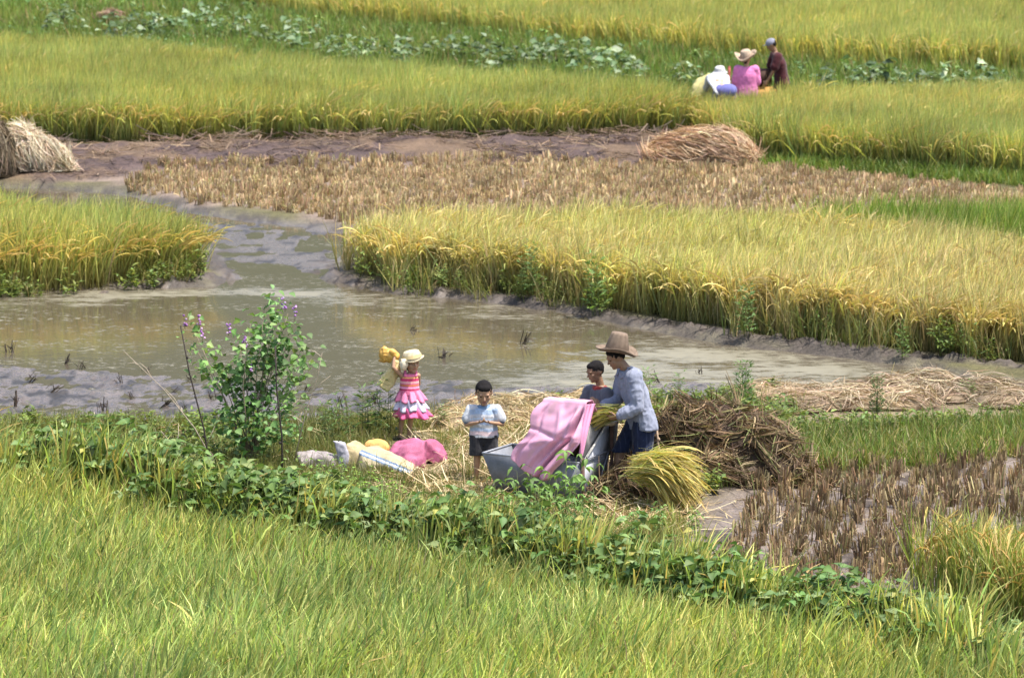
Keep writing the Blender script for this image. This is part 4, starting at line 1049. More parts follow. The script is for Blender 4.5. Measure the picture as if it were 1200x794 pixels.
add_vf(m, loft(R, 18), (.13, .085, .05)); dr = m.build('drum', MAT['wood'], th)
m = M()
for i in range(9):
    for j in range(10):
        t = j * .628 + i * .3; c0 = Q(.09 + .055 * i, .36, .60); rd = EZ * math.sin(t) + E2 * math.cos(t); tube(m, [c0 + rd * .165, c0 + rd * .205 + E1 * .02, c0 + rd * .165 + E1 * .04], .004, (.3, .3, .3), 0, 4)
m.build('tooth', MAT['metal'], dr)
for nm, u, v in (('post', -.03, .0), ('post', -.03, .67), ('post', .62, .67)):
    m = M(); c0 = Q(u, v, -.08); box(m, c0 - A(.018, .018, 0), A(.036, 0, 0), A(0, .036, 0), EZ * ((.56 if v == 0 else .80)), (.105, .06, .045)); m.build('post', MAT['wood'], th)
m = M(); box(m, Q(-.10, .52, .745), E1 * .30, E2 * .17, EZ * .03, (.40, .31, .22)); m.build('feed_ledge', MAT['wood'], th)
m = M(); tube(m, [Q(-.06, .69, .12), Q(.5, .69, .12)], .02, (.12, .08, .05)); tube(m, [Q(.1, .69, .12), Q(.1, .52, .50)], .012, (.12, .08, .05)); m.build('treadle', MAT['wood'], th)
# pink sheet: main fall, plus the end that folds round the hood
nu, nt_ = 90, 90
V = np.zeros((nt_, nu, 3)); rng = np.random.RandomState(2)
ss = np.linspace(0, 1, nu)
for i in range(nt_):
    t = i / (nt_ - 1) * 1.22 - .22            # negative: behind the ridge
    tt = max(t, 0)
    uL = .44 + .28 * tt ** .9 + .035 * math.sin(tt * 9); zL = 1.035 - .60 * tt ** 1.0
    uR = -.045 if tt < .62 else -.045 + .345 * ((tt - .62) / .38) ** 1.1
    zR = 1.03 - .60 * tt if tt < .62 else 1.03 - .372 - .36 * ((tt - .62) / .38)
    if tt > .95: zR -= (tt - .95) * 1.0
    u = uL + (uR - uL) * ss
    z = zL + (zR - zL) * ss - .06 * np.sin(np.pi * ss) * sstep(.7, 1, np.array(tt)) * 1.0
    v = .05 - .15 * tt - .05 * np.sin(np.pi * tt) + 0 * ss
    if t < 0: z = z + .02 - max(-t - .12, 0) * 1.5; v = .05 + (-t) * 1.2
    # folds running from the upper right corner down to the lower tip
    ang = np.arctan2((1 - ss) * 1.1, tt + .12); f1 = np.sin(ang * 13 + .6 * np.sin(tt * 7)); am = sstep(.45, .85, ss) * (1 - sstep(.90, 1., ss)) * sstep(.05, .45, np.array(tt)) * .05
    v = v - am * f1 - .012 * np.sin(ss * 9 + tt * 7) * sstep(0, .25, np.array(tt)) 
    V[i] = E1[None] * u[:, None] + E2[None] * v[:, None] + EZ[None] * z[:, None]
S2, T2 = np.meshgrid(ss, np.linspace(-.22, 1, nt_))
fold = lambda d, wd: np.exp(-(d / wd) ** 2)
# hanging creases: a deep tuck from the upper right corner to the tip, softer ones over the fall
crease = .055 * fold(S2 - (.97 - .30 * T2), .035) - .035 * fold(S2 - (.90 - .32 * T2), .04) + .022 * fold(S2 - (.80 - .25 * T2 + .03 * np.sin(T2 * 8)), .05) - .016 * fold(S2 - (.45 + .12 * np.sin(T2 * 4)), .05) + .018 * fold(S2 - (.22 - .1 * T2), .04) + .016 * fold(T2 - (.45 + .25 * S2), .04) - .014 * fold(T2 - (.72 - .2 * S2), .05)
V = V + (crease * sstep(.0, .2, T2) * (1 - sstep(.92, 1, S2)))[..., None] * E2
V = V + (fbm(S2 * 4, T2 * 5, 8, 2) - .5)[..., None] * (-E2 * .025 + EZ * .015)
idx = np.arange(nt_ * nu).reshape(nt_, nu); F = np.stack([idx[:-1, :-1], idx[:-1, 1:], idx[1:, 1:], idx[1:, :-1]], -1).reshape(-1, 4)
stn = fbm(np.repeat(ss[None], nt_, 0) * 6, np.repeat(np.linspace(0, 1, nt_)[:, None], nu, 1) * 6, 15)
C = A(.82, .43, .57)[None, None] * (1 + .10 * (stn[..., None] - .5)); ys = sstep(.60, .72, stn)[..., None]; C = C * (1 - .35 * ys) + A(.66, .42, .40) * .35 * ys
R_ = M().add(V.reshape(-1, 3), F, C.reshape(-1, 3))
# end flap hanging over the hood cheek, pleated and deeper pink
k1, k2 = 50, 36; W_ = np.zeros((k1, k2, 3))
for i in range(k1):
    t = i / (k1 - 1)
    for j in range(k2):
        s = j / (k2 - 1); v = (.05 - .15 * t * .83 - .05 * math.sin(math.pi * t * .83)) + s * (.19 * (1 - t) + .02); z = 1.03 - .50 * t - .02 * s; uu = -.045 + .016 * math.sin(s * 14 + t * 3) * (.3 + t) * min(1, s * 4) - .02 * math.sin(math.pi * t) * s
        W_[i, j] = E1 * uu + E2 * v + EZ * z
idx = np.arange(k1 * k2).reshape(k1, k2); R_.add(W_.reshape(-1, 3), np.stack([idx[:-1, :-1], idx[:-1, 1:], idx[1:, 1:], idx[1:, :-1]], -1).reshape(-1, 4), (.72, .30, .47))
sh = R_.build('pink_sheet', MAT['sheet'], None, P0)
sm = sh.modifiers.new('thick', 'SOLIDIFY'); sm.thickness = .004
tag(sh, 'creased pink plastic sheet draped over the metal thresher', 'sheet')

# rice sheaf in the farmer's hands
def sheaf(name, a, b, n, spread, pal, ppal, w, loc, label, rad=.035, droop=.9, parts=True, npan=60, mat='rice', L=None, seed=3, side_spread=None):
    rng = np.random.RandomState(seed); a, b = A(*a), A(*b); d = nrm(b - a); LL = L or np.linalg.norm(b - a) * 1.25
    base = a + rng.normal(0, rad, (n, 3)); D0 = nrm(d + rng.normal(0, spread, (n, 3)))
    k = 8; t = np.linspace(0, 1, k); Ln = LL * rng.uniform(.7, 1.1, n)
    P = base[:, None] + D0[:, None] * (Ln[:, None, None] * t[None, :, None]); P[:, :, 2] -= (droop * rng.uniform(.3, 1.1, n)[:, None]) * Ln[:, None] * t[None] ** 2.4 * .5
    c = pick(rng, pal, n, .18); m = M()
    ribbons(m, P, w * rng.uniform(.7, 1.2, n), sides(rng, np.repeat(D0[:, None], k, 1), .8), c, 0, np.interp(t, [0, .6, 1], [.8, 1, .15]))
    o = m.build(name, MAT[mat], None, loc); tag(o, label[0], label[1])
    if npan:
        m = M(); base = a + rng.normal(0, rad, (npan, 3)); D0 = nrm(d + rng.normal(0, spread, (npan, 3))); Ln = LL * rng.uniform(.8, 1.15, npan)
        P = base[:, None] + D0[:, None] * (Ln[:, None, None] * t[None, :, None]); P[:, :, 2] -= (droop * rng.uniform(.6, 1.4, npan)[:, None]) * Ln[:, None] * t[None] ** 2.6 * .55
        for s_ in range(2): ribbons(m, P, .011, sides(rng, np.repeat(D0[:, None], k, 1), 1.2), pick(rng, ppal, npan, .15), 0, [.15, .15, .15, .3, .8, 1, .9, .3])
        m.build('grain_heads', MAT[mat], o)
    m = M(); p = a + d * LL * .12; _, x1, x2 = frame(d)
    add_vf(m, loft([(p - d * .015, x1 * rad * 1.6, x2 * rad * 1.6), (p + d * .015, x1 * rad * 1.6, x2 * rad * 1.6)], 14), (.34, .27, .12)); m.build('straw_tie', MAT['straw'], o)
    return o
GS = [((.20, .22, .06), 3), ((.28, .27, .09), 3), ((.14, .17, .04), 2), ((.38, .32, .14), 2)]
o = sheaf('rice_bunch', (-.14, -.17, .93), (-.52, -.20, .88), 130, .17, GS, [((.45, .38, .16), 1)], .0055, L1, ('small bunch of cut rice held by the farmer over the thresher', 'rice bunch'), .03, .25, npan=26, L=.34)
L5 = place(737, 600)
YP = [((.33, .37, .13), 4), ((.44, .43, .18), 3), ((.20, .28, .07), 3), ((.50, .44, .25), 2)]
o = sheaf('rice_sheaf', (.12, .05, .42), (.56, -.16, .54), 1100, .20, YP, [((.58, .48, .20), 2), ((.50, .45, .15), 2)], .0042, L5, ('yellow green sheaf of cut rice with drooping heads beside the brown straw heap', 'rice sheaf'), .06, .85, npan=560, L=.57, seed=8)

# ------------------------------------------------------------------ heaps of straw
def heap(name, loc, blobs, n, L, w, pal, core, label, cat, dirn=None, spread=1.0, seed=1, curl=.6, mat='straw', wob=.0, kind=None, vox=.04, lift=.02, corewr=.05, clump=0):
    """lumpy core with straw lying over it; blobs: (centre, half axes)"""
    rng = np.random.RandomState(seed)
    S = [ellipsoid(c, (A(a[0], 0, 0), A(0, a[1], 0), A(0, 0, a[2]))) for c, a in blobs]
    V, N, F = fuse(S, vox, 3); V = V + N * ((vn3(V, 5, seed) - .5) * corewr * 2)[:, None]
    m = M().add(V, F, np.tile(core, (len(V), 1)) * (.7 + .6 * vn3(V, 8, seed + 2))[:, None])
    zlo = 0.0
    ok = np.where(V[:, 2] > zlo - .02)[0]
    if clump:
        # bunches that share direction, with bends
        nb = n // clump; cen = V[rng.choice(ok, nb)]
        iN = np.repeat(np.arange(nb), clump); cN = np.repeat(N[[np.argmin(((V - c) ** 2).sum(1)) for c in cen]], clump, 0)
        b = cen[iN] + rng.normal(0, .03, (nb * clump, 3)); dd = nrm(rng.normal(0, 1, (nb, 3)) * [1, .8, .55] * spread + (np.array(dirn) if dirn is not None else 0))[iN] + rng.normal(0, .22, (nb * clump, 3))
        cur = rng.normal(0, 1, (nb, 3))[iN] * curl; nn = nb * clump
    else:
        i_ = rng.choice(ok, n); b = V[i_]; cN = N[i_]; nn = n
        dd = (np.array(dirn)[None] if dirn is not None else 0) + rng.normal(0, spread, (n, 3)); cur = rng.normal(0, curl, (n, 3))
    dd = dd - cN * (dd * cN).sum(1, keepdims=True) * .85; dd = nrm(dd)
    k = 7; t = np.linspace(-.5, .5, k); Ln = L * rng.uniform(.4, 1.15, nn)
    P = b[:, None] + cN[:, None] * (lift * rng.uniform(.2, 1.6, nn))[:, None, None] + dd[:, None] * (Ln[:, None] * t[None])[..., None] + cur[:, None] * (Ln[:, None] * t[None] ** 2)[..., None] - cN[:, None] * (Ln[:, None] * t[None] ** 2 * .5)[..., None]
    P[:, :, 2] = np.maximum(P[:, :, 2], .01 + rng.uniform(0, .03, nn)[:, None])
    ribbons(m, P, w * rng.uniform(.6, 1.3, nn), sides(rng, np.repeat(dd[:, None], k, 1), .9), pick(rng, pal, nn, .2), 0, [.5, 1, 1, 1, 1, .9, .4])
    o = m.build(name, MAT[mat], None, loc); tag(o, label, cat, kind=kind)
    return o

BRN = [((.15, .10, .055), 4), ((.10, .065, .04), 3), ((.23, .16, .085), 2), ((.34, .25, .13), 1), ((.13, .14, .045), 1.4)]
Lh = place(850, 564)
heap('straw_heap', Lh, [(A(-.30, .25, .34), (.55, .42, .44)), (A(.22, .22, .30), (.52, .42, .36)), (A(-.02, .30, .52), (.30, .30, .26)), (A(.40, .2, .38), (.28, .30, .22)), (A(-.72, .3, .22), (.36, .36, .36)), (A(-.1, -.1, .12), (.6, .3, .2)), (A(.55, .05, .12), (.35, .3, .2))],
     5200, .42, .0062, BRN, (.07, .045, .028), 'large heap of dark brown threshed straw behind the yellow rice sheaf', 'straw heap', None, 1, 31, 1.1, clump=14, vox=.035, lift=.035)
heap('straw_heap', place(748, 588), [(A(.1, .0, .12), (.42, .26, .26)), (A(-.15, -.05, .06), (.3, .22, .16)), (A(.3, -.1, .2), (.26, .2, .24))], 1500, .40, .006, BRN, (.075, .05, .03), 'low brown straw clump under the rice sheaf next to the thresher', 'straw heap', A(.6, -.3, -.2), 1, 33, .9, clump=12, vox=.035, lift=.03)
TAN = [((.46, .33, .21), 3), ((.37, .245, .155), 3), ((.29, .18, .115), 2), ((.52, .41, .28), 2)]
Lp = place(822, 194)
heap('straw_stack', Lp, [(A(.0, .2, .24), (.78, .45, .34)), (A(.25, .2, .28), (.55, .45, .30)), (A(-.45, .1, .12), (.45, .4, .26)), (A(.45, .05, .15), (.5, .4, .25))], 8000, .75, .0065, TAN, (.25, .16, .09), 'rounded tan stack of dry straw at the end of the dark soil band', 'straw stack', A(1, -.25, -.30), .28, 35, .2, clump=18, vox=.05, lift=.03)
Lq = place(38, 207)
heap('straw_stack', Lq, [(A(-.12, .2, .30), (.24, .4, .38)), (A(.12, .15, .22), (.35, .38, .30)), (A(.36, .1, .08), (.28, .3, .16)), (A(-.15, .2, .15), (.4, .4, .3))], 5000, .7, .006, [((.62, .54, .40), 4), ((.58, .46, .32), 3), ((.40, .28, .18), 1)], (.28, .19, .12), 'pale straw stack slumping onto the soil beside a dark one', 'straw stack', A(.65, -.2, -.8), .4, 36, .2, clump=18, vox=.05, lift=.03)
heap('straw_stack', place(-4, 209), [(A(-.05, .2, .38), (.28, .4, .46)), (A(-.2, .1, .2), (.5, .4, .4))], 4200, .65, .006, [((.17, .13, .09), 3), ((.12, .09, .06), 3), ((.25, .19, .12), 1)], (.08, .06, .045), 'dark straw stack standing beside the pale slumping one', 'straw stack', A(.2, -.2, -1), .3, 37, .2, clump=18, vox=.05, lift=.03)  # straw colours much darker than in the pale stack
heap('straw_tuft_heap', place(131, 36), [(A(.0, .1, .2), (.36, .3, .28)), (A(.3, .1, .08), (.3, .3, .14))], 900, .5, .009, TAN, (.2, .12, .08), 'small reddish straw pile among the plants of the far green strip', 'straw pile', A(1, 0, -.5), .5, 38, .2, clump=12, vox=.06)
# pale straw spread on the bank
def pale(name, spots, n, label, seed, pal=STP, L=.42, flat=(.5, .35, .10)):
    bl = []; rr = np.random.RandomState(seed); o0 = Vector(place(*spots[0]))
    for sp in spots:
        p = Vector(place(*sp)) - o0; bl.append((A(p.x, p.y, p.z + .02), (flat[0] * rr.uniform(.8, 1.3), flat[1] * rr.uniform(.8, 1.2), flat[2] * rr.uniform(.8, 1.6))))
    return heap(name, o0, bl, n, L, .0048, pal, (.27, .20, .125), label, 'straw', A(.5, -.1, 0), .8, seed, .4, clump=8, vox=.04, lift=.025, corewr=.03)
pale('loose_straw_pile', [(590, 495), (640, 484), (690, 480), (735, 480), (610, 480), (540, 500), (570, 488), (660, 492)], 3000, 'pale loose straw spread on the pond bank behind the small boy', 41, flat=(.42, .5, .13))
pale('loose_straw_pile', [(900, 470), (950, 466), (1000, 468), (1050, 464), (1000, 475), (1060, 474), (930, 478)], 3000, 'pale loose straw spread on the bank beyond the brown straw heap', 42, [((.42, .33, .22), 3), ((.34, .25, .16), 3), ((.48, .40, .28), 2)], flat=(.42, .5, .10))
pale('loose_straw_pile', [(1110, 466), (1150, 464), (1200, 466), (1250, 468), (1090, 458), (1180, 474)], 2600, 'pale loose straw spread at the pond corner below the ripe rice', 43, [((.42, .33, .22), 3), ((.34, .25, .16), 3), ((.48, .40, .28), 2)], flat=(.42, .5, .10))

# stick standing by the sheaf
def stick(px, py, top, r, col, label, cat='stick', mat='wood', bend=.02):
    p = at(px, py); m = M(); t = A(*top); tube(m, [A(0, 0, -.1), t * .35 + A(bend, 0, 0), t * .7 - A(bend, 0, 0) * .5, t], [r, r * .95, r * .85, r * .7], col, 0, 8)
    for q in (.3, .55, .8): add_vf(m, ellipsoid(t * q, (A(r * 1.5, 0, 0), A(0, r * 1.5, 0), A(0, 0, r * 1.6)), 8), np.array(col) * .85)
    o = m.build('wooden_stick', MAT[mat], None, p); return tag(o, label, cat)
stick(779, 573, (-.085, .0, .66), .013, (.38, .27, .18), 'pale wooden stick leaning behind the yellow rice sheaf')

# ------------------------------------------------------------------ sacks
def sack(name, px, py, shapes, col, label, seed, wr=.02, col2=None, vox=.012, band=None, sm=2):
    def cf(V):
        c = np.tile(A(*col), (len(V), 1)) * (.88 + .24 * vn3(V, 6, seed))[:, None]
        if col2 is not None:
            k = sstep(.5, .58, vn3(V, 7, seed + 9))[:, None]; c = c * (1 - k) + A(*col2) * k
        if band is not None: band(V, c)
        return c
    o = fused(name, shapes, vox, col, 'sack', None, sm, wr, 9, seed, cf, loc=place(px, py)); return tag(o, label, 'sack')
def hull(pts, rnd=.03):
    import bmesh
    bm = bmesh.new()
    for p in pts: bm.verts.new(p)
    r = bmesh.ops.convex_hull(bm, input=bm.verts[:]); bmesh.ops.delete(bm, geom=[v for v in bm.verts if not v.link_faces], context='VERTS')
    bmesh.ops.triangulate(bm, faces=bm.faces[:]); bmesh.ops.recalc_face_normals(bm, faces=bm.faces[:]); bm.verts.index_update()
    out = np.array([v.co[:] for v in bm.verts]), [tuple(v.index for v in f.verts) for f in bm.faces]; bm.free(); return out
def pillow(c, ax, up, p=.55, n=28):
    """stuffed sack: square outline, thick middle, seams at the ends"""
    c = A(*c); ax = A(*ax); up = nrm(A(*up)); d = nrm(ax); s = np.cross(up, d); h = np.linalg.norm(ax)
    return c, d, s, up, h
def stuffed(c, a, b, th, k=15):
    """closed cushion from centre, half vectors a and b, thickness vector th"""
    c, a, b, th = A(*c), A(*a), A(*b), A(*th); R = []
    for i in range(k):
        t = -1 + 2 * i / (k - 1); q = max(1 - abs(t) ** 3.5, .02) ** .5
        R.append((c + a * t, b * (.78 + .22 * q) * (1 if abs(t) < .98 else .96), th * q + th * .03))
    return loft(R, 20)
PK = lin(172, 96, 124)
sack('pink_sack', 478, 545, [hull([(-.24, -.06, .07), (-.25, .10, .09), (-.20, .25, .08), (-.12, -.16, .0), (.06, -.20, .0), (.17, -.14, .01), (.20, .0, .02), (.205, .02, .285), (.17, -.04, .27), (.02, .10, .285), (-.12, .16, .24), (.0, .36, .15), (.2, .34, .1), (-.05, -.06, .225), (-.18, .0, .16), (.0, -.19, .09), (.16, -.15, .12), (-.2, .28, .0), (.2, .3, .0)])], PK, 'large pink woven sack lying plump with a pointed corner near the girl', 51, .022, sm=3)
sack('pink_sack', 507, 544, [hull([(-.16, .1, .1), (-.08, .1, .25), (.0, .2, .25), (.09, .1, .20), (.15, .05, .10), (.16, .0, .02), (.0, -.04, .02), (.06, -.03, .14), (-.14, .3, .1), (.12, .3, .05), (.1, .22, .18)])], lin(164, 90, 116), 'smaller rounded pink sack tucked behind the plump pink sack', 52, .02)
YL_ = (.42, .33, .175)
def bluestripe(V, c):
    k = (np.abs(V[:, 1] * .2 + (V[:, 2] - .13) + V[:, 0] * .42) < .035) & (V[:, 2] > .04); c[k] = lin(95, 115, 140)
    k = (np.abs(V[:, 1] * .2 + (V[:, 2] - .13) + V[:, 0] * .42) < .010) & (V[:, 2] > .04); c[k] = lin(200, 205, 210)
sack('yellow_sack', 452, 556, [hull([(-.26, .0, .22), (-.28, .2, .25), (-.1, .3, .26), (.1, .25, .17), (.28, .1, .10), (.30, -.05, .07), (.28, -.12, .0), (-.02, -.12, .13), (-.2, -.1, .12), (-.3, -.05, .0), (.1, .0, .18), (.3, .2, 0), (-.3, .3, 0)])], (.40, .335, .205), 'flattened cream yellow sack with a slate blue stripe below the pink sacks', 53, .018, band=bluestripe)
sack('yellow_sack', 421, 553, [hull([(-.13, .0, .30), (-.04, .05, .33), (.05, .03, .28), (.14, .0, .18), (.12, -.1, .03), (-.14, -.1, .05), (-.15, .1, .26), (.1, .2, .2), (-.1, .25, .1), (.0, -.1, .2)])], YL_, 'small folded tan yellow sack between the grey cloth and the striped sack', 54, .018)
sack('orange_sack', 441, 545, [ellipsoid(A(0, .2, .16), (A(.13, 0, -.03), A(0, .14, 0), A(.03, 0, .10)))], (.58, .32, .10), 'orange yellow sack peeking out behind the blue striped sack', 55, .018)
sack('grey_sack', 378, 553, [hull([(-.26, .05, .20), (-.1, .1, .23), (.1, .1, .20), (.22, .0, .18), (.26, -.08, .02), (-.24, -.08, .1), (-.28, .2, .2), (.2, .3, .1), (.0, -.08, .2), (-.1, .35, .1)])], (.30, .26, .25), 'dusty pale grey sack lying beside the flowering shrub', 56, .018)
CL = [loft([(A(-.07, 0, .33), A(.04, 0, .0), A(0, .03, .0)), (A(-.035, -.02, .335), A(.055, 0, -.01), A(0, .04, 0)), (A(.0, -.06, .24), A(.06, 0, 0), A(0, .02, 0)), (A(.02, -.07, .1), A(.065, 0, 0), A(0, .016, 0)), (A(.03, -.07, .0), A(.05, 0, 0), A(0, .012, 0))], 16), capsule(A(.0, -.05, .3), .03, A(.055, -.05, .05), .025)]
o = fused('grey_cloth', CL, .008, (.34, .325, .36), 'cloth', None, 2, .012, 16, 57, loc=place(402, 553)); tag(o, 'pale lilac grey cloth draped over the end of the dusty grey sack', 'cloth')
sack('yellow_sack', 824, 152, [hull([(-.22, 0, 0), (.25, 0, 0), (-.22, .35, 0), (.25, .35, 0), (-.27, .0, .70), (-.2, .3, .75), (-.1, .1, .98), (.12, .08, 1.08), (.25, .1, .98), (.3, .0, .6), (.28, .3, .7)])], (.55, .49, .22), 'big bright yellow sack standing beside the crouching person in the far field', 58, .03, vox=.03)
# far threshing tub behind the person in pink
pb = at(880, 143); tb = empty('wooden_threshing_box', pb); tag(tb, 'orange brown wooden threshing box behind the person in pink', 'threshing box')
m = M()
cor = [A(-.42, -.3, .0), A(.42, -.3, 0), A(.42, .35, 0), A(-.42, .35, 0)]; ct = [c * A(1.12, 1.12, 1) + A(0, 0, .66) for c in cor]
for i in range(4): wall_panel(m, [cor[i], cor[(i + 1) % 4], ct[(i + 1) % 4], ct[i]], -.03, (.42, .22, .06))
wall_panel(m, cor[::-1], .03, (.3, .16, .05)); m.build('box', MAT['wood'], tb)
m = M(); add_vf(m, loft([(A(.0, .1, .86), A(0, .18, 0), A(0, 0, .18)), (A(.40, .1, .86), A(0, .18, 0), A(0, 0, .18))], 16), (.06, .03, .02)); m.build('drum', MAT['wood'], tb)
for x_ in (-.45, .45):
    m = M(); box(m, A(x_, .06, .5), A(.05, 0, 0), A(0, .07, 0), A(0, 0, .58), (.28, .07, .05)); m.build('drum_bearer', MAT['wood'], tb)

# ------------------------------------------------------------------ bean row and other plants, each its own
BP = [((.07, .13, .032), 4), ((.10, .17, .045), 4), ((.19, .255, .095), 2), ((.33, .31, .09), .4)]
def bean_mesh(seed, h=.5, ns=6, nl=5, ll=.115, lw=.095, pal=BP, spread=.10, mat='broad', droop=.3, updir=.15, stemc=(.12, .16, .05), tilt=.35):
    rng = np.random.RandomState(seed); m = M(); B, D, Nn, L, W = [], [], [], [], []
    for i in range(ns):
        a = rng.uniform(0, 6.28); t = abs(rng.normal(0, tilt)); hh = h * rng.uniform(.55, 1.1); d = A(math.sin(t) * math.cos(a), math.sin(t) * math.sin(a), math.cos(t)); b = A(rng.normal(0, spread), rng.normal(0, spread), 0)
        tube(m, [b, b + d * hh * .5, b + d * hh], [.005, .004, .002], stemc, 0, 4)
        for q in range(nl):
            f = (q + 1.0) / nl; az = q * 2.4 + rng.uniform(0, 1); pd = nrm(A(math.cos(az), math.sin(az), .55)); e = b + d * hh * f + pd * .09 * rng.uniform(.6, 1.3)
            tube(m, [b + d * hh * f, e], [.002, .0015], stemc, 0, 3)
            for r_ in (-1.1, 0, 1.1):
                az2 = az + r_ + rng.normal(0, .2); B.append(e); D.append([math.cos(az2), math.sin(az2), rng.normal(updir, .3)]); Nn.append([rng.normal(0, .5), rng.normal(0, .5) - .1, 1]); s = rng.uniform(.55, 1.2); L.append(ll * s); W.append(lw * s * rng.uniform(.85, 1.1))
    leaves(m, np.array(B), np.array(D), np.array(Nn), np.array(L), np.array(W), pick(rng, pal, len(B), .16), droop=droop)
    return m.mesh('bean_plant', [MAT[mat]])
beans = [bean_mesh(900 + i, .5, 8, 5, .105, .085, tilt=.45, spread=.14) for i in range(9)]
rng = np.random.RandomState(77)
line = np.array([(25, 531), (60, 530), (150, 546), (300, 588), (450, 610), (560, 628), (650, 645), (740, 665), (850, 684), (950, 706), (1050, 722), (1140, 738), (1200, 765)], float)
hts = np.interp(np.arange(0, 1200), [25, 300, 560, 700, 1000, 1150, 1200], [.46, .53, .50, .51, .50, .40, .24])
BL = 'broad leaved green bean plant in the dense row edging the near rice field'
proto = None; cnt = 0
for row, (dy, st) in enumerate(((-.10, 13), (.12, 14), (.34, 17), (.58, 24))):
    px = 30 + row * 5
    while px < 1185:
        py = np.interp(px, line[:, 0], line[:, 1]); x, y = G(px, py, .40); y += dy + rng.normal(0, .06); x += rng.normal(0, .03)
        hh = hts[int(px)] * rng.uniform(.8, 1.2) / .5
        if row == 3 and (rng.rand() < .4 or px > 1000): px += st; continue
        if px > 1090 and row > 1: px += st; continue
        if proto is None: o = bpy.data.objects.new('bean_plant', beans[0]); COL.objects.link(o); proto = o; tag(o, BL, 'bean plant', 'bean plants in the row along the near rice')
        else: o = proto.copy(); COL.objects.link(o); o.data = beans[cnt % 9]
        o.location = (x, y, zat(x, y)); o.rotation_euler = (rng.normal(0, .1), rng.normal(0, .1), rng.uniform(0, 6.28)); s = hh * rng.uniform(.9, 1.1); o.scale = (.95 + .1 * s, .95 + .1 * s, s); cnt += 1
        px += st * rng.uniform(.8, 1.2)
print('beans', cnt)

# leafy pepper-like plants in front of the tub
LP = np.array([.1, .75, 1, .72, .35, .03])
lan = [bean_mesh(930 + i, .8, 4, 11, .085, .040, [((.12, .22, .05), 3), ((.16, .27, .07), 3), ((.09, .16, .04), 1)], .05, 'broad', .55, -.15, (.13, .17, .06), .16) for i in range(5)]
def plant(name, me, px, py, s, label, cat, rz=None, group=None):
    o = bpy.data.objects.new(name, me); COL.objects.link(o); p = at(px, py); o.location = p; o.scale = (s, s, s) if np.isscalar(s) else s; o.rotation_euler = (0, 0, rng.uniform(0, 6) if rz is None else rz)
    return tag(o, label, cat, group)
for i, (px, py, s) in enumerate(((585, 622, .80), (612, 632, .95), (640, 634, 1.0), (668, 636, 1.06), (690, 645, 1.0), (600, 646, .8), (655, 652, .85), (560, 625, .6), (628, 650, .8))):
    plant('leafy_plant', lan[i % 5], px, py, s, 'slender light green leafy plant growing in front of the metal tub', 'plant', group='leafy plants before the tub')
for i, (px, py, s, t) in enumerate(((742, 640, .55, 'low light green leafy plant at the foot of the thresher end'), (772, 634, .5, 'low light green leafy plant in front of the rice sheaf'), (812, 626, .42, 'small light green leafy plant on the mud right of the rice sheaf'))):
    plant('leafy_plant', lan[i % 5], px, py, s, t, 'plant')
# feathery bright green patch before the sacks
fea = [bean_mesh(950 + i, .42, 9, 7, .032, .016, [((.17, .30, .05), 3), ((.22, .34, .07), 3)], .12, 'weed', .2, .3) for i in range(4)]
for i, (px, py, s) in enumerate(((345, 595, 1), (368, 592, 1.1), (392, 596, 1.15), (416, 598, 1.1), (440, 602, 1.05), (462, 604, .9), (380, 606, 1), (430, 610, 1), (355, 607, 1), (405, 610, 1.1))):
    plant('feathery_weed', fea[i % 4], px, py, s, 'bright green feathery weed growing in front of the heaped sacks', 'weed', group='feathery weeds before the sacks')
# tall leafy weeds on the bank
tw = [bean_mesh(970 + i, .6, 4, 15, .085, .020, [((.10, .18, .045), 3), ((.14, .22, .06), 3)], .05, 'weed', .3, .5, (.12, .16, .05), .12) for i in range(5)]
for px, py, s, t in ((430, 516, 1.0, 'tall narrow leaved weed standing left of the girl in pink'), (398, 522, .85, 'bushy narrow leaved weed between the flowering shrub and the tall weed'), (448, 513, 1.05, 'tallest narrow leaved weed right beside the girl in pink'), (380, 520, .75, 'short narrow leaved weed beside the flowering shrub'), (520, 505, .5, 'short narrow leaved weed right behind the girl in pink'),
                     (798, 478, .65, 'leafy pale green weed rising behind the farmer and the brown heap'), (760, 474, .8, 'thin pale weed standing just behind the farmer in blue'), (1040, 488, .3, 'low leafy weed beside the slim upright one in the straw'),
                     (1138, 470, .38, 'leafy green weed on the pale straw near the pond corner'), (1128, 468, .32, 'small leafy weed at the left of the one near the pond corner'), (985, 484, .22, 'small leafy weed on the pale straw left of the slim ones'), (905, 490, .3, 'small leafy weed beside the brown straw heap')):
    sc_ = (s * .35, s * .35, s) if 'slim' in t else s
    plant('tall_weed', tw[int(px) % 5], px, py, sc_, t, 'weed')
slim = [bean_mesh(1200 + i, .58, 3, 42, .065, .018, [((.065, .12, .035), 3), ((.10, .17, .05), 2)], .02, 'weed', .2, .8, (.10, .14, .05), .05) for i in range(2)]
plant('upright_weed', slim[0], 873, 486, 1.0, 'slim dark upright weed at the left end of the pale straw', 'weed')
plant('upright_weed', slim[1], 1027, 488, .75, 'slim dark upright weed in the middle of the pale straw', 'weed')
for px, py, s, t in ((700, 366, 1.15, 'tall leafy weed rising out of the ripe rice edge'), (625, 350, .95, 'smaller leafy weed left of the tall one in the ripe rice'), (875, 396, .9, 'grassy green weed standing at the front edge of ripe rice'), (1060, 418, .6, 'bushy green weed at the front edge of ripe rice near the pond corner')):
    plant('field_weed', tw[int(px) % 5], px, py, (s, s, s * 1.25), t, 'weed')
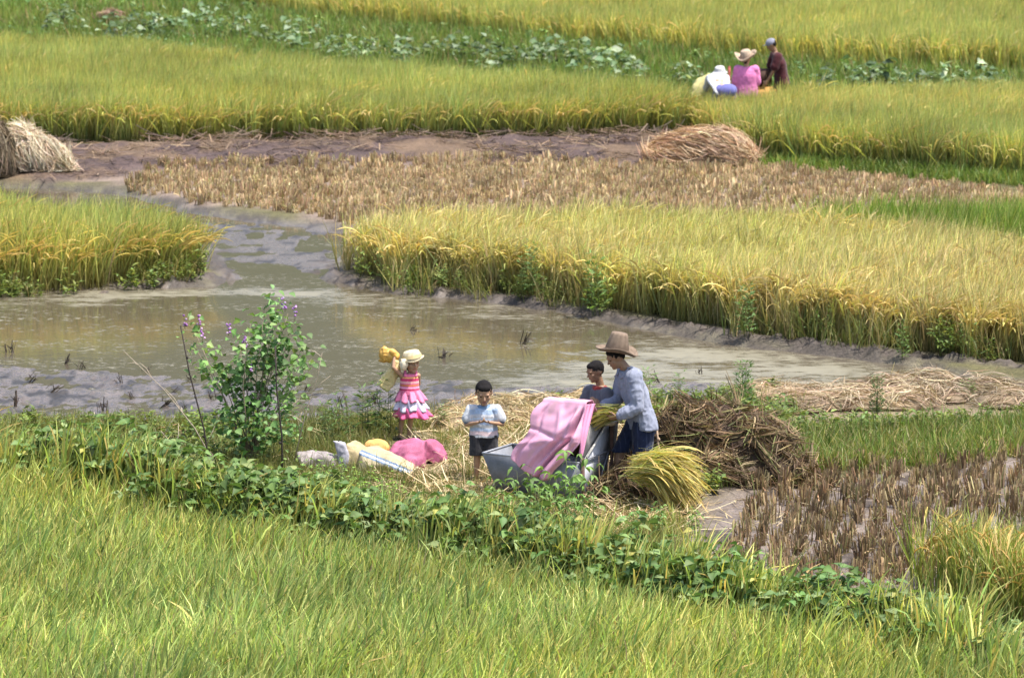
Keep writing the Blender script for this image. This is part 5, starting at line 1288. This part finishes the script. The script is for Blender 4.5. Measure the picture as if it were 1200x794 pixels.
# big-leaved plants in the far green strip
taro = [bean_mesh(990 + i, .5, 8, 3, .15, .12, [((.09, .15, .06), 3), ((.13, .19, .09), 3), ((.26, .32, .20), 1.5)], .17, 'weed', .2, .1) for i in range(6)]
TS = [(95, 42), (60, 46), (130, 55), (160, 58), (185, 52), (200, 46), (215, 40), (240, 38), (260, 48), (285, 52), (310, 58), (345, 70), (380, 68), (400, 66), (395, 80), (420, 78), (440, 74), (475, 76), (485, 84), (470, 86), (545, 78), (560, 88), (570, 78), (600, 92), (615, 90), (630, 84), (660, 86), (672, 82), (700, 96), (720, 92), (740, 94), (752, 100), (735, 106), (640, 72), (530, 70), (505, 72), (150, 40), (75, 34), (350, 58), (800, 112), (815, 106),
      (1010, 112), (1025, 108), (1040, 112), (1060, 116), (1085, 112), (1110, 118), (1145, 120), (1180, 122), (965, 118), (1160, 116)]
proto = None
for i, (px, py) in enumerate(TS):
    s = rng.uniform(.9, 1.4)
    if proto is None: proto = plant('broad_leaved_plant', taro[0], px, py, s, 'big leaved grey green plant in the strip between the two distant rice fields', 'plant', group='big leaved plants in the far green strip')
    else:
        o = proto.copy(); COL.objects.link(o); o.data = taro[i % 6]; o.location = at(px, py); o.rotation_euler = (0, 0, rng.uniform(0, 6)); o.scale = (s, s, s)

# ------------------------------------------------------------------ flowering shrub on its stakes
Ls = at(293, 550); sb = empty('flowering_shrub', Ls); tag(sb, 'climbing bean shrub with round leaves and purple flowers before the pond', 'shrub')
rng = np.random.RandomState(12); m = M(); ends = []
spots = [(-.62, 1.62), (-.55, 1.42), (-.40, 1.35), (-.25, 1.15), (-.12, 1.5), (.05, 1.72), (.18, 1.85), (.32, 1.90), (.42, 1.75), (.50, 1.55), (.55, 1.35), (.30, 1.45), (.15, 1.25), (-.05, 1.0), (.25, 1.0), (.45, 1.1), (.38, .75), (.1, .7), (-.15, .8), (-.3, .6), (.2, .45), (.5, .5), (.55, .8), (-.1, .45), (-.28, .95), (.0, 1.35), (.68, 1.3), (.35, 1.6), (.2, 1.6), (.05, .85), (.32, .55)]
for k, (x_, z_) in enumerate(spots):
    e = A(x_, rng.normal(0, .22), z_ - .05); a0 = A(rng.normal(.02, .03), rng.normal(0, .03), 0); mid = a0 * .4 + e * .45 + A(.03 * rng.normal(), .03 * rng.normal(), .18)
    tube(m, [a0, mid * .6 + A(0, 0, .05), mid, e], [.012 if k < 6 else .006, .008 if k < 6 else .005, .005, .002], (.27, .21, .15), 0, 5); ends.append((mid, e))
m.build('stem', MAT['bark'], sb)
B, D, Nn, L, W = [], [], [], [], []
for mid, e in ends:
    for q in range(38):
        f = rng.uniform(.25, 1.05); p = mid + (e - mid) * f + rng.normal(0, .085, 3); az_ = rng.uniform(0, 6.28)
        B.append(p); D.append([math.cos(az_), math.sin(az_), rng.normal(-.2, .4)]); Nn.append([rng.normal(0, .5), rng.normal(0, .5) - .2, 1]); s = rng.uniform(.6, 1.25); L.append(.078 * s); W.append(.070 * s)
m = M(); leaves(m, np.array(B), np.array(D), np.array(Nn), np.array(L), np.array(W), pick(rng, [((.10, .20, .05), 4), ((.15, .27, .075), 4), ((.24, .36, .14), 2)], len(B), .18))
m.build('foliage', MAT['broad'], sb)
for x_, z_ in ((-.66, 1.68), (-.52, 1.66), (-.48, 1.52), (-.20, 1.60), (-.02, 1.44), (.02, 1.18), (.50, 1.76), (.40, 1.86)):
    m = M(); b = A(x_, -.22 + rng.normal(0, .05), z_ - .12)
    tube(m, [b, b + A(.0, 0, .15)], [.003, .0015], (.16, .2, .08), 0, 4)
    for q in range(8):
        c = b + A(rng.normal(0, .016), rng.normal(0, .016), rng.uniform(.03, .16)); add_vf(m, ellipsoid(c, (A(.013, 0, 0), A(0, .010, 0), A(.0, 0, .012)), 6), [lin(165, 120, 185), lin(190, 165, 205), lin(140, 95, 165)][q % 3])
    m.build('flower_spike', MAT['broad'], sb)
stick(250, 566, (-.33, .05, 1.66), .009, (.045, .035, .03), 'dark thin stake slanting at the left side of the flowering shrub', 'stake', 'bark')
stick(331, 566, (-.07, .1, 1.45), .010, (.04, .032, .028), 'dark thin stake upright at the right side of the flowering shrub', 'stake', 'bark')
def twig(px, py, pts, label, seed):
    rr = np.random.RandomState(seed); m = M(); pts = [A(*p) for p in pts]; tube(m, pts, list(np.linspace(.008, .003, len(pts))), (.33, .27, .20), 0, 6)
    for i in range(1, len(pts)):
        for _ in range(2):
            b = pts[i - 1] + (pts[i] - pts[i - 1]) * rr.uniform(.2, .9); e = b + A(rr.normal(0, .12), rr.normal(0, .08), abs(rr.normal(.1, .08))); tube(m, [b, (b + e) / 2 + A(.01, 0, .02), e], [.005, .003, .0015], (.40, .33, .25), 0, 4)
    o = m.build('dry_twig', MAT['bark'], None, at(px, py)); tag(o, label, 'twig')
twig(262, 560, [(0, 0, .0), (-.30, .0, .55), (-.62, .05, .95), (-1.05, .1, 1.36)], 'long dry pale twig slanting out to the left above the mud', 5)
twig(250, 572, [(0, 0, .0), (-.22, .05, .22), (-.55, .1, .60)], 'short dry pale twig leaning left at the foot of the shrub', 6)
twig(345, 560, [(0, 0, .2), (.12, .0, .7), (.25, .05, 1.1), (.30, .0, 1.35)], 'thin dry twig with bare tips at the right side of the shrub', 8)

# dead stalks poking out of the pond mud
ds = [stub(1100 + i, [((.05, .038, .03), 3), ((.09, .07, .05), 1)], 8, .16, .006, .03) for i in range(5)]
DS = [(10, 405), (60, 455), (140, 442), (200, 452), (290, 446), (170, 426), (190, 470), (35, 440), (95, 425), (250, 462), (330, 468), (400, 470), (120, 475), (75, 418), (225, 438), (360, 450), (440, 465), (640, 470), (675, 462), (615, 395), (480, 380), (520, 412), (215, 476), (20, 470), (155, 460), (770, 440), (820, 430), (300, 465)]
proto = None
for i, (px, py) in enumerate(DS):
    x, y = G(px, py); s = rng.uniform(.6, 1.2)
    if proto is None: proto = bpy.data.objects.new('dead_stalk', ds[0]); COL.objects.link(proto); o = proto; tag(o, 'dark dead stalk clump poking out of the wet pond mud', 'dead stalks', 'dead stalks in the pond')
    else: o = proto.copy(); COL.objects.link(o); o.data = ds[i % 5]
    o.location = (x, y, max(zat(x, y), -.10)); o.scale = (s * 1.2, s, s); o.rotation_euler = (rng.normal(0, .4), rng.normal(0, .5), rng.uniform(0, 6))
# ------------------------------------------------------------------ camera, sun and sky
cd = bpy.data.cameras.new('camera'); cam = bpy.data.objects.new('camera', cd); COL.objects.link(cam)
cam.location = (0, 0, CAMH); cam.rotation_euler = (math.pi / 2 - PITCH, 0, 0)
cd.sensor_width = 36; cd.lens = 36 * FPX / 1200; cd.clip_end = 20000; cd.clip_start = .5
cd.dof.use_dof = True; cd.dof.focus_distance = 44.0; cd.dof.aperture_fstop = 5.0
SC.camera = cam
SUN_EL, SUN_AZ = 68.0, 112.0        # azimuth clockwise from +Y (the viewing direction)
el, az = math.radians(SUN_EL), math.radians(SUN_AZ)
sd = Vector((math.sin(az) * math.cos(el), math.cos(az) * math.cos(el), math.sin(el)))
sl = bpy.data.lights.new('sun', 'SUN'); sl.energy = 4.0; sl.angle = math.radians(.6); sl.color = (1, .96, .89)
so = bpy.data.objects.new('sun', sl); COL.objects.link(so); so.rotation_euler = (-sd).to_track_quat('-Z', 'Y').to_euler(); so.location = (20, 20, 60)
w = bpy.data.worlds.new('World'); SC.world = w; w.use_nodes = True; nt = w.node_tree
bg = nt.nodes['Background']; sk = nt.nodes.new('ShaderNodeTexSky'); sk.sky_type = 'NISHITA'; sk.sun_disc = False
sk.sun_elevation = el; sk.sun_rotation = az; sk.dust_density = 2.5; sk.air_density = 1.0; sk.ozone_density = 1.0
nt.links.new(sk.outputs[0], bg.inputs[0]); bg.inputs[1].default_value = .15
SC.view_settings.view_transform = 'Standard'; SC.view_settings.look = 'None'; SC.view_settings.exposure = 1.05; SC.view_settings.gamma = 1
SC.cycles.max_bounces = 4; SC.cycles.transparent_max_bounces = 4; SC.cycles.transmission_bounces = 3; SC.cycles.diffuse_bounces = 2
SC.cycles.use_denoising = True
